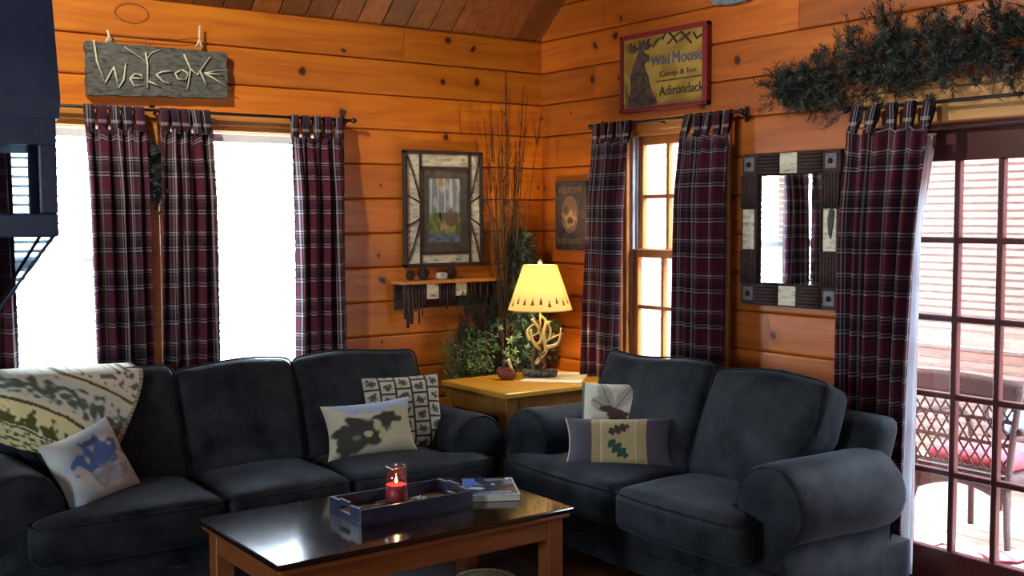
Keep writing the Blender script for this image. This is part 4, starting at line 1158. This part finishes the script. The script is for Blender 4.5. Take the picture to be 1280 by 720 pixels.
mb = MB(); mb.box(-.15, .168, -.016, -.006, -.242, .22); mb.build('mat', M['mat_'], root)
def c_print(u, v):
    c = mixc((.20, .27, .34), (.45, .50, .50), sst(.0, .45, nz(u*5, v*4, 2)))
    c = mixc(c, (.38, .28, .12), .9*blob(u, v, .42, .94, .16, .06, 4, .6, 2))
    for k, x in enumerate((.07, .28, .50, .70, .74, .92)):
        if v > .40-.06*(k % 2) and abs(u-x-.01*math.sin(v*9+k)) < (.028, .014, .02, .03, .012, .018)[k]: c = mixc((.62, .68, .70), c, .15)
    if v < .47: c = mixc((.10, .17, .05), (.28, .34, .10), sst(-.2, .4, nz(u*8, v*8, 4)))
    c = mixc(c, (.16, .11, .10), .9*blob(u, v, .70, .38, .30, .12, 3, .7, 3))
    c = mixc(c, (.40, .34, .22), .95*blob(u, v, .48, .24, .13, .05, 3, .6, 5))
    if v < .15: c = mixc((.08, .13, .18), (.16, .24, .30), sst(-.2, .3, nz(u*5, v*18, 4)))
    c = mixc(c, (.015, .015, .02), blob(u, v, .36, .40, .04, .08, 4, .4, 4))
    return c
mb = MB(); mb.grid(lambda u, v: (lerp(-.098, .112, u), -.0175, lerp(-.19, .17, v)), 70, 110, smooth=False, colf=c_print); mb.build('print', M['paintb'], root)
mb = MB(); mb.box(-.15, .168, -.0215, -.020, -.242, .22); mb.build('glazing', M['pglass'], root)

root = thing('twig_shelf', 'small wall shelf edged with hanging twigs and bark, below the picture', 'shelf', (-.73, -.02, 1.215))
mb = MB(); mb.box(-.345, .355, -.125, .0, -.010, .010, .003); mb.build('ledge', M['trimx'], root)
mb = MB(); mb.box(-.33, .34, -.02, 0, -.15, -.01, .003); mb.build('back_board', M['darkbark'], root)
tw = [(-.315, .19, .010), (-.293, .24, .013), (-.268, .22, .012), (-.245, .15, .008), (-.222, .22, .0075), (-.198, .18, .006), (-.185, .12, .006), (-.085, .12, .006), (-.062, .10, .005), (-.040, .15, .0065), (-.02, .10, .005), (.0, .09, .005), (.012, .11, .006), (.10, .08, .005), (.125, .12, .006), (.15, .09, .005), (.19, .10, .006), (.24, .12, .006), (.29, .15, .007), (.325, .12, .008)]
for i, (x, l, r) in enumerate(tw):
    mb = MB(); mb.tube([(x, -.10, -.008), (x+.003*math.sin(i), -.102, -.008-l*.5), (x+.004*math.cos(i*2), -.10, -.008-l)], [r, r*.9, r*.7], 7); mb.build('twig', M['darkbark'] if i % 4 else M['twig'], root)
for (x0, x1, z0) in ((-.170, -.095, -.095), (.022, .092, -.085)):
    mb = MB(); mb.box(x0, x1, -.104, -.092, z0, -.012, .002); mb.build('bark_patch', M['birch'], root)
def cone(label, loc, s, group=None):
    root = thing('pine_cone', label, 'pine cone', loc, 0, group); mb = MB(); rn = random.Random(int(s*1e4))
    for k in range(46):
        t = k/46; a = k*2.4; r = s*(.45+.75*math.sin(PI*(t*.85+.08)))*.6; z = s*1.5*t + .3*s*.4
        c = Vector((r*math.cos(a), r*math.sin(a), z)); o = Vector((math.cos(a), math.sin(a), .25)); sd = Vector((-math.sin(a), math.cos(a), 0))*s*.26
        mb.add([c-o*s*.4-sd*.6, c+sd+Vector((0, 0, .06*s)), c+o*s*.28, c-sd+Vector((0, 0, .06*s)), c-o*s*.35+Vector((0, 0, -.16*s))], [(0, 1, 2, 3), (4, 3, 2, 1)], 0, False)
    mb.lathe([(.001, .02*s), (s*.42, .25*s), (s*.5, .7*s), (s*.3, 1.3*s), (.001, 1.6*s)], 12); mb.build('scales', M['conewood'], root); return root
cone('dark pine cone at the left end of the twig shelf', (-.985, -.085, 1.2255), .034)
cone('larger dark pine cone on the twig shelf left of the pale bark chunk', (-.905, -.085, 1.2255), .042)
cone('dark pine cone on the twig shelf right of the pale bark chunk', (-.70, -.06, 1.2255), .040)
v, f = rcube((.028, .02, .018), .01, n=6, seed=4, wr=.012); mb = MB(); mb.add([p+Vector((0, 0, .018)) for p in v], f, 0, True)
o = mb.build('bark_chunk', M['birch'], None, (-.79, -.10, 1.2262)); tag(o, 'pale birch-bark chunk on the twig shelf\'s front edge', 'bark')

# ------------------------------------------------------------------ east wall hangings (local x runs to the right, -y into the room)
def text(body, width, height, depth=.0015):
    cu = bpy.data.curves.new('t', 'FONT'); cu.body = body; cu.extrude = depth; cu.size = 1; cu.align_x = 'CENTER'; cu.align_y = 'CENTER'
    ob = bpy.data.objects.new('t', cu); C.objects.link(ob); dg = bpy.context.evaluated_depsgraph_get(); dg.update()
    me = bpy.data.meshes.new_from_object(ob.evaluated_get(dg)); C.objects.unlink(ob); bpy.data.objects.remove(ob)
    xs = [v.co.x for v in me.vertices]; ys = [v.co.y for v in me.vertices]
    cx, cy = (max(xs)+min(xs))/2, (max(ys)+min(ys))/2; sx = width/(max(xs)-min(xs)); sy = height/(max(ys)-min(ys))
    vs = [((v.co.x-cx)*sx, -v.co.z, (v.co.y-cy)*sy) for v in me.vertices]; fs = [list(p.vertices) for p in me.polygons]
    bpy.data.meshes.remove(me); return vs, fs
EW = -PI/2
root = thing('moose_sign', 'yellow wooden sign with a moose and mountains in a red frame', 'sign', (-.022, -1.085, 2.34), EW)
W_, H_ = .327, .207
mb = MB()
for x0, x1, z0, z1 in ((-W_, W_, H_-.022, H_), (-W_, W_, -H_, -H_+.022), (-W_, -W_+.020, -H_, H_), (W_-.034, W_, -H_, H_)): mb.box(x0, x1, -.030, .004, z0, z1, .003)
mb.build('frame', M['redframe'], root)
def c_sign(u, v):
    c = mixc((.44, .30, .06), (.30, .19, .03), sst(-.2, .4, nz(u*5, v*5, 9)))
    c = mixc(c, (.42, .20, .03), .5*sst(.1, .5, nz(u*9, v*7, 3)))
    return mixc(c, (.10, .055, .02), .7*(1-sst(.03, .13, v+.05*nz(u*9, 2))))
mb = MB(); mb.grid(lambda u, v: (lerp(-W_+.012, W_-.02, u), -.016, lerp(-H_+.012, H_-.012, v)), 80, 60, smooth=False, colf=c_sign)
mb.box(-W_+.012, W_-.02, -.0155, .0, -H_+.012, H_-.012); mb.build('board', M['paintb'], root)
def sg(X, Y):
    u = (X-40)/580; top = 160-80*u; bot = 668-50*u; v = (Y-top)/(bot-top); return (lerp(-W_, W_, u), H_*(1-2*v))
moose = [(150, 300), (165, 262), (160, 245), (135, 270), (100, 262), (84, 215), (98, 225), (108, 200), (122, 225), (138, 205), (150, 232), (168, 232), (170, 185), (184, 208), (200, 180), (212, 208), (236, 172), (240, 205), (254, 218), (230, 248), (196, 252), (206, 268), (238, 286), (240, 322), (216, 332), (202, 345), (214, 385), (232, 425), (246, 490), (262, 545), (290, 585), (284, 606), (104, 628), (92, 590), (110, 520), (108, 430), (125, 368)]
mb = MB(); mb.poly([sg(*p) for p in moose], -.020, -.0165); mb.build('moose_figure', M['moose'], root)
mb = MB()
for (x, y, x2, y2) in ((70, 440, 82, 620), (88, 460, 96, 620), (78, 520, 110, 625), (250, 505, 262, 600), (275, 520, 268, 600), (290, 540, 276, 604)): 
    a, b = sg(x, y), sg(x2, y2); mb.tube([(a[0], -.018, a[1]), (b[0], -.018, b[1])], [.001, .003], 5)
mb.build('grass_blades', M['moose'], root)
mb = MB()
for l in ([(262, 232), (290, 190), (320, 172), (335, 182)], [(330, 175), (360, 132), (400, 175), (425, 155), (450, 142), (515, 218)], [(362, 215), (400, 178), (425, 212)], [(440, 200), (480, 168), (505, 150)], [(528, 150), (548, 190), (575, 168), (590, 185)]):
    mb.tube([(sg(*p)[0], -.0175, sg(*p)[1]) for p in l], .0062, 5)
mb.build('mountain_outline', M['ink'], root)
for body, x0, x1, ym, hh, m_ in (('Wild', 250, 372, 320, .050, 'blueink'), ('Moose', 395, 585, 295, .060, 'blueink'), ('Camp & Inn', 310, 545, 405, .036, 'moose'), ('Adirondack', 308, 592, 510, .050, 'ink')):
    a = sg(x0, ym+ (x0-(x0+x1)/2)*-.12); b = sg(x1, ym+(x1-(x0+x1)/2)*-.12); mid = sg((x0+x1)/2, ym)
    vs, fs = text(body, b[0]-a[0], hh); mb = MB(); mb.add([(x+mid[0], y-.018, z+mid[1]) for x, y, z in vs], fs); mb.build('lettering', M[m_], root)
a = sg(285, 465); b = sg(578, 425); mb = MB(); mb.box(a[0], b[0], -.0185, -.0165, (a[1]+b[1])/2-.003, (a[1]+b[1])/2+.003); mb.build('rule_line', M['ink'], root)

root = thing('plaque_sign', 'small dark welcome plaque with an oval animal scene near the corner', 'sign', (-.022, -.315, 1.58), EW)
mb = MB(); mb.box(-.142, .142, -.018, .004, -.20, .20, .004); mb.build('board', M['plaque'], root)
def c_oval(u, v):
    c = mixc((.13, .075, .05), (.30, .19, .08), blob(u, v, .5, .38, .42, .24, 3, .6, 2)); c = mixc(c, (.03, .018, .014), .9*blob(u, v, .52, .34, .2, .1, 4, .8, 6)); return mixc(c, (.05, .03, .025), .8*blob(u, v, .25, .6, .2, .14, 4, .8, 8))
mb = MB(); mb.grid(lambda u, v: (.070*math.cos(2*PI*u)*v, -.0195, .005+.105*math.sin(2*PI*u)*v), 40, 14, smooth=False, flip=True, colf=lambda u, v: c_oval(.5+.5*math.cos(2*PI*u)*v, .5+.5*math.sin(2*PI*u)*v)); mb.build('oval_scene', M['paintb'], root)
mb = MB(); mb.tube([(.072*math.cos(a), -.019, .005+.108*math.sin(a)) for a in [i*PI/24 for i in range(48)]], .002, 5, closed=True); mb.build('oval_rim', M['goldink'], root)
for body, w, h, z in (('WELCOME', .22, .036, .150), ('BACK-O-WOODS', .22, .028, -.150)):
    vs, fs = text(body, w, h); mb = MB(); mb.add([(x, y-.0195, q+z) for x, y, q in vs], fs); mb.build('lettering', M['goldink'], root)

root = thing('mirror', 'wall mirror in a dark twig frame with pale bark patches', 'mirror', (-.022, -1.935, 1.510), EW)
W_, H_ = .290, .361; iw, ih = .190, .258
mb = MB(); mb.box(-W_, W_, -.022, .004, ih-.004, H_, .003); mb.box(-W_, W_, -.022, .004, -H_, -ih+.004, .003); mb.box(-W_, -iw+.004, -.022, .004, -ih+.002, ih-.002, .003); mb.box(iw-.004, W_, -.022, .004, -ih+.002, ih-.002, .003)
mb.build('frame', M['darkbark'], root)
def rods(mb, x0, x1, z0, z1, horiz, n):
    for i in range(n):
        t = (i+.5)/n
        if horiz: z = lerp(z0, z1, t); mb.tube([(x0, -.026, z), (x1, -.026, z)], abs(z1-z0)/n*.5, 6)
        else: x = lerp(x0, x1, t); mb.tube([(x, -.026, z0), (x, -.026, z1)], abs(x1-x0)/n*.5, 6)
bw, bh = W_-iw, H_-ih
for (x0, x1, z0, z1, hz_) in ((-iw, -.055, ih, H_, 1), (.055, iw, ih, H_, 1), (-iw, -.055, -H_, -ih, 1), (.055, iw, -H_, -ih, 1), (-W_, -iw, .10, ih, 0), (-W_, -iw, -ih, -.10, 0), (iw, W_, .10, ih, 0), (iw, W_, -ih, -.10, 0)):
    mb = MB(); rods(mb, x0, x1, z0+.002, z1-.002, hz_, 6); mb.build('twig_panel', M['darkbark'], root)
for (x, z, hx, hz_) in ((.0, H_-bh/2, .052, bh/2-.004), (-.0, -H_+bh/2, .052, bh/2-.006), (-W_+bw/2, .0, bw/2-.014, .096), (W_-bw/2, .0, bw/2-.014, .096)):
    mb = MB(); mb.box(x-hx, x+hx, -.028, -.02, z-hz_, z+hz_, .002); mb.build('bark_patch', M['birch'], root)
for sx in (-1, 1):
    for sz in (-1, 1):
        mb = MB(); x, z = sx*(W_-bw/2), sz*(H_-bh/2); mb.box(x-.032, x+.032, -.028, -.02, z-.034, z+.034, .003); co = mb.build('corner_block', plain('grey_block%d%d' % (sx, sz), (.12, .12, .15), .7), root)
        mb = MB(); mb.lathe([(.001, 0), (.013, 0), (.012, .006), (.001, .010)], 14); mb.xf(Matrix.Translation((x, -.028, z)) @ Matrix.Rotation(PI/2, 4, 'X')); mb.build('button', M['iron'], co)
mb = MB(); mb.poly([(.252, .10), (.268, .085), (.262, .03), (.25, -.04), (.238, -.02), (.232, .05), (.24, .09)], -.034, -.028); mb.build('leaf_ornament', M['needle'], root)
mb = MB(); mb.tube([(sx, -.024, sz) for sx, sz in ((-iw, ih), (iw, ih), (iw, -ih), (-iw, -ih))], .005, 6, closed=True); mb.build('inner_twig', M['darkbark'], root)
mb = MB(); mb.box(-iw-.002, iw+.002, -.010, -.004, -ih-.002, ih+.002); mb.build('mirror_glass', M['mirror'], root)

root = thing('hanging_plaque', 'blue-grey painted wall piece cut off by the top of the picture', 'wall decor', (-.022, -1.56, 2.69), EW)
mb = MB(); mb.poly([(-.15, -.045), (-.10, -.075), (0, -.088), (.10, -.085), (.15, -.06), (.17, .02), (.12, .09), (0, .11), (-.13, .08), (-.17, .02)], -.025, .004); mb.build('board', M['blueplaque'], root)
mb = MB()
for k in range(5): mb.tube([(-.12+.06*k, -.026, -.05), (-.10+.06*k, -.028, 0), (-.11+.06*k, -.026, .06)], .006, 6)
mb.build('relief', M['vinyl'], root)

# evergreen garland on the head trim of the door
root = thing('hanging_garland', 'dark evergreen garland with vines along the top of the glazed door', 'garland', (-.05, -2.53, 2.17), EW)
rnd = random.Random(33); mb = MB(); wallc = lambda q: Vector((q.x, min(q.y, .022), q.z))
spine = [(-.62, .0), (-.5, -.02), (-.34, .0), (-.16, .03), (.02, .05), (.2, .045), (.4, .05), (.6, .06), (.85, .08), (1.1, .08), (1.4, .06), (1.75, .05)]
def sp(t):
    t *= len(spine)-1; i = min(int(t), len(spine)-2); f = t-i
    return Vector((lerp(spine[i][0], spine[i+1][0], f), 0, lerp(spine[i][1], spine[i+1][1], f)))
for k in range(760):
    t = rnd.random(); c = sp(t); wdt = .035+.115*sst(0, .22, t)
    c += Vector((0, rnd.uniform(-.10, -.01), rnd.gauss(0, .45)*wdt))
    d = Vector((rnd.uniform(-1, 1), rnd.uniform(-.8, .2), rnd.uniform(-.75, 1.0)))
    spray(mb, rnd, c, d, rnd.uniform(.06, .12), 44, .034, .0019, .0016, .02, wallc)
for (x, z, h) in ((-.22, .10, .16), (-.02, .18, .19), (-.04, .2, .20), (.16, .16, .13), (.44, .18, .12), (.66, .20, .18), (.70, .22, .16), (-.40, -.02, -.10), (-.30, -.02, -.10)):
    for j in range(4): spray(mb, rnd, (x, -.03, z*.6), Vector((rnd.uniform(-.6, .6), rnd.uniform(-.3, 0), 1 if h > 0 else -1)), abs(h)*.7+.04, 90, .034, .0019, .0018, 0, wallc)
mb.build('foliage', M['needle'], root)
for k in range(7):
    t0 = .05+.11*k; mb = MB(); pts = []
    for i in range(9):
        c = sp(min(1, t0+.030*i)); pts.append(c+Vector((0, -.09-.02*math.sin(i+k), -.08+.07*math.sin(i*.8+k*2))))
    mb.tube(smoothpts(pts, 3), .0022, 5); mb.build('vine', M['rope'], root)
mb = MB(); mb.tube(smoothpts([(.42, -.06, .0), (.46, -.06, -.06), (.45, -.06, -.13), (.49, -.06, -.16)], 4), .002, 5); mb.tube(smoothpts([(.44, -.06, .0), (.50, -.06, -.07), (.47, -.06, -.15)], 4), .0016, 5); mb.build('vine', M['rope'], root)

# ------------------------------------------------------------------ lantern hanging near the camera
CAM = Vector((-4.14235, -5.39267, 1.58)); FW = Vector((.58585897, .80782977, -.06465552)); RT = Vector((.80937238, -.58728337, -.00381908))
root = thing('hanging_lantern', 'large navy-black metal lantern with smoked glass at the left edge', 'lantern', (-3.862, -3.772, 1.30), R(-9))
a = .108; zb, zm_, zt_ = .255, .285, .372     # taper joint / bar / top rail heights
mb = MB()   # hood
def ring(h, z): return [(-h, -h, z), (h, -h, z), (h, h, z), (-h, h, z)]
def loft(mb, rings, cap=True):
    vs = [p for r in rings for p in r]; fs = []
    for i in range(len(rings)-1):
        for k in range(4): fs.append((i*4+k, i*4+(k+1) % 4, (i+1)*4+(k+1) % 4, (i+1)*4+k))
    if cap: fs += [(3, 2, 1, 0), tuple((len(rings)-1)*4+k for k in range(4))]
    mb.add(vs, fs)
loft(mb, [ring(a+.004, .405), ring(a+.006, .43), ring(a-.002, .60), ring(a-.02, .70), ring(.03, .80), ring(.02, .83)]); mb.build('hood', M['navymetal'], root)
pr = .021
mb = MB(); loft(mb, [ring(a, .372), ring(a, .412)]); mb.build('top_rail', M['navymetal'], root)
mb = MB()
for sx in (-1, 1):
    for sy in (-1, 1): pass
for x0, x1, y0, y1 in ((-a, a, -a, -a+pr), (-a, a, a-pr, a), (-a, -a+pr, -a+pr, a-pr), (a-pr, a, -a+pr, a-pr)): mb.box(x0, x1, y0, y1, zb, zm_, .002)
mb.build('middle_rail', M['navymetal'], root)
for sx in (-1, 1):
    for sy in (-1, 1):
        mb = MB(); mb.box(sx*a, sx*(a-pr), sy*a, sy*(a-pr), zm_, .373, .002); mb.build('post', M['navymetal'], root)
        mb = MB(); mb.tube([(sx*(a-.004), sy*(a-.004), zb+.004), (sx*.022, sy*.022, .135)], .0025, 6); mb.build('lower_rib', M['navymetal'], root)
for k in range(4):
    rot = Matrix.Rotation(k*PI/2, 4, 'Z')
    mb = MB(); mb.box(-a+pr, a-pr, -a+.008, -a+.011, zm_, .373); mb.xf(rot); mb.build('pane', M['smoke'], root)
    mb = MB(); mb.add([(-a+.006, -a+.006, zb), (a-.006, -a+.006, zb), (.022, -.022, .135), (-.022, -.022, .135), (-a+.006, -a+.009, zb), (a-.006, -a+.009, zb), (.022, -.019, .135), (-.022, -.019, .135)], [(0, 1, 2, 3), (7, 6, 5, 4), (0, 4, 5, 1), (2, 6, 7, 3), (1, 5, 6, 2), (0, 3, 7, 4)]); mb.xf(rot); mb.build('pane', M['smoke'], root)
mb = MB(); mb.lathe([(.001, .095), (.012, .105), (.028, .127), (.028, .139), (.001, .141)], 14); mb.build('finial', M['navymetal'], root)
zc = EAVE + SLOPE*(LEN-3.772 if 3.772 > RIDGE else 3.772) - 1.30
mb = MB(); mb.tube([(0, 0, .82), (0, 0, zc)], .007, 8); mb.lathe([(.055, zc-.05), (.06, zc-.03), (.06, zc+.03)], 18); mb.build('hang_rod', M['navymetal'], root)

# added spotlights, unseen fixtures put in to brighten the two log walls
def spotlight(label, pos, aim, watts, size):
    SP = Vector(pos); q = (Vector(aim)-SP).normalized().to_track_quat('-Z', 'Y')
    root = thing('added_spotlight', label, 'spotlight', SP)
    mb = MB(); mb.lathe([(.052, -.02), (.055, -.02), (.055, .10), (.03, .13), (.001, .132), (.001, .125), (.028, .122), (.050, .095), (.052, -.02)], 20); mb.xf(q.to_matrix().to_4x4()); mb.build('housing', M['iron'], root)
    mb = MB(); zt2 = EAVE-SLOPE*(SP.y-.06)-SP.z; mb.tube([(-.02, -.06, .08), (-.02, -.06, zt2)], .008, 8); mb.lathe([(.001, zt2-.03), (.05, zt2-.03), (.05, zt2+.06)], 16, c=(-.02, -.06, 0)); mb.build('hang_stem', M['iron'], root)
    ld = bpy.data.lights.new('spot', 'SPOT'); ld.energy = watts; ld.color = (1, .92, .76); ld.spot_size = R(size); ld.spot_blend = 1.0; ld.shadow_soft_size = .06
    lo = bpy.data.objects.new('spot_light', ld); C.objects.link(lo); lo.parent = root; lo.rotation_euler = q.to_euler()
spotlight('added black spotlight, out of view, brightening the welcome board wall', (-3.9, -1.75, 3.45), (-2.05, 0, 2.5), 340, 64)
spotlight('added black spotlight, out of view, brightening the wall above the mirror', (-3.6, -1.75, 3.45), (0, -2.55, 2.5), 260, 56)

# ------------------------------------------------------------------ porch furniture
def wicker_chair(label, loc, rz):
    """faces -y locally, back at y=0"""
    root = thing('wicker_chair', label, 'chair', loc, rz, 'wicker chairs on the porch')
    w0, w1 = .235, .315
    fr = MB()
    for s in (-1, 1): fr.tube(smoothpts([(s*w0, 0, .34), (s*(w0+.02), .02, .5), (s*w1, .06, .82)], 4), .016, 8)
    fr.build('back_frame', M['wicker'], root)
    mb = MB(); mb.grid(lambda u, v: (lerp(-w1-.01, w1+.01, u), .058-.02*v+.022*math.sin(PI*u), lerp(.735, .845, v)+.018*math.sin(PI*u)), 20, 4); o = mb.build('top_band', M['wicker'], root); md = o.modifiers.new('t', 'SOLIDIFY'); md.thickness = .02
    lat = MB(); z0, z1 = .42, .74
    for k in range(-8, 20):
        for s in (-1, 1):
            pts = []
            for i in range(13):
                z = z0+(z1-z0)*i/12; x = (k*.055-.3) + (z-z0)*.62; x *= s
                hw_ = lerp(w0+.01, w1-.02, (z-.34)/.48)
                if abs(x) < hw_: pts.append((x, .012+.05*((z-.4)/.42)+.004*s, z))
            if len(pts) > 1: lat.tube(pts, .0052, 5)
    for z in (.42, .55, .66): lat.tube([(-lerp(w0, w1, (z-.34)/.48), .012+.05*((z-.4)/.42), z), (lerp(w0, w1, (z-.34)/.48), .012+.05*((z-.4)/.42), z)], .010, 6)
    lat.build('lattice', M['wicker'], root)
    st = MB(); st.box(-.25, .25, -.50, .0, .345, .40, .015, seg=2); st.build('seat', M['wicker'], root)
    ap = MB(); ap.grid(lambda u, v: (lerp(-.245, .245, u), .006, lerp(.40, .26+.07*math.sin(PI*u), v)), 20, 6); o = ap.build('apron', M['wicker'], root); md = o.modifiers.new('t', 'SOLIDIFY'); md.thickness = .018
    for s in (-1, 1):
        l = MB(); l.tube([(s*.225, -.005, .36), (s*.25, .03, .18), (s*.285, .07, -.0)], [.018, .016, .014], 8); l.build('leg', M['wicker'], root)
        l = MB(); l.tube([(s*.235, -.47, .36), (s*.245, -.49, .0)], [.018, .015], 8); l.build('leg', M['wicker'], root)
        a_ = MB(); a_.tube(smoothpts([(s*.30, .04, .62), (s*.315, -.2, .62), (s*.30, -.44, .60), (s*.26, -.49, .52), (s*.24, -.48, .36)], 4), .017, 8); a_.build('arm', M['wicker'], root)
    return root
ch = wicker_chair('dark wicker chair seen from behind through the glazed door', (.60, -2.44, -.012), R(90))
c2 = dup(ch, (1.95, -2.36, -.012), R(-140), 'second wicker chair further out on the porch, cut by the picture\'s right edge')
def pad(label, loc, rz, m_, h=(.215, .20, .035)):
    v, f = rcube(h, .03, (.02, .0), 10, 3); mb = MB(); mb.add([p+Vector((0, 0, h[2])) for p in v], f, 0, True); o = mb.build('seat_cushion', m_, None, loc, rz); return tag(o, label, 'cushion')
pad('red cushion on the seat of the nearer wicker porch chair', (.835, -2.44, .391), R(90), M['redc'])
pad('blue cushion on the seat of the farther wicker porch chair', (1.95+.25*math.sin(R(-140)), -2.36-.25*math.cos(R(-140)), .391), R(-140), M['bluec'])
root = thing('crumpled_cloth', 'white crumpled cloth with red edging on the porch floor by the door', 'cloth', (.31, -2.76, -.011))
def fc(u, v):
    x, y = lerp(-.135, .17, v), lerp(-.45, .45, u); e = max(0, (1-(2*u-1)**4)*(1-(2*v-1)**4))
    return (x+.02*nz(u*5, v*5), y, .008+e*(.13+.09*nz(u*4, v*4, 2)+.035*nz(u*11, v*9, 5)+.03*math.sin(u*8)))
mb = MB(); mb.grid(fc, 50, 34); mb.build('cloth', M['white'], root)
mb = MB(); mb.tube([Vector(fc(.30+.10*math.sin(i*.35), i/24))+Vector((0, 0, .004)) for i in range(25)], .008, 6); mb.tube([Vector(fc(i/24, .2+.08*math.sin(i*.5)))+Vector((0, 0, .004)) for i in range(25)], .006, 6); mb.build('edging', M['redp'], root)

# ------------------------------------------------------------------ light and camera
w = bpy.data.worlds.new('World'); S.world = w; w.use_nodes = True
nt = w.node_tree; bg = nt.nodes['Background']
tc = N(nt, 'ShaderNodeTexCoord'); sx = N(nt, 'ShaderNodeSeparateXYZ'); L(nt, tc.outputs['Generated'], sx.inputs[0])
rp = ramp(nt, sx.outputs['Z'], [(0, (.80, .90, 1.0)), (.35, (.72, .86, 1.0)), (1, (.62, .80, 1.0))])
L(nt, rp.outputs[0], bg.inputs['Color']); bg.inputs['Strength'].default_value = 32.0
def portal(name, loc, rot, sx_, sy_):
    l = bpy.data.lights.new(name, 'AREA'); l.shape = 'RECTANGLE'; l.size = sx_; l.size_y = sy_; l.energy = 1
    l.cycles.is_portal = True
    o = bpy.data.objects.new(name, l); C.objects.link(o); o.location = loc; o.rotation_euler = rot
zc = (WZ[0]+WZ[1])/2; hh = WZ[1]-WZ[0]
for a_, b_ in (W1, W2): portal('sky_portal', ((a_+b_)/2, .12, zc), (R(-90), 0, 0), b_-a_, hh)
portal('sky_portal', (.12, -(W3[0]+W3[1])/2, zc), (R(-90), 0, R(-90)), W3[1]-W3[0], hh)
portal('sky_portal', (.12, -(DR[0]+DR[1])/2, .98), (R(-90), 0, R(-90)), DR[1]-DR[0], 1.92)
portal('sky_portal', (-5.55, -LEN-.12, 1.55), (R(90), 0, 0), .7, .9)
portal('sky_portal', (XW-.12, -3.2, 1.5), (R(90), 0, R(-90)), 1.2, 1.2)

cam = bpy.data.cameras.new('camera'); co = bpy.data.objects.new('camera', cam); C.objects.link(co)
cam.sensor_width = 36; cam.lens = 1394.84/1280*36; cam.clip_start = .05
UP = RT.cross(FW)
m3 = Matrix((RT, UP, -FW)).transposed(); co.matrix_world = Matrix.Translation(CAM) @ m3.to_4x4()
S.camera = co
S.view_settings.view_transform = 'Standard'; S.view_settings.look = 'None'; S.view_settings.gamma = 1; S.view_settings.exposure = 0.55
try: S.view_settings.use_curve_mapping = False
except Exception: pass
S.cycles.use_denoising = True
S.cycles.max_bounces = 10; S.cycles.diffuse_bounces = 5; S.cycles.transparent_max_bounces = 16
S.cycles.sample_clamp_indirect = 6; S.cycles.caustics_reflective = False; S.cycles.caustics_refractive = False
bpy.context.view_layer.update()
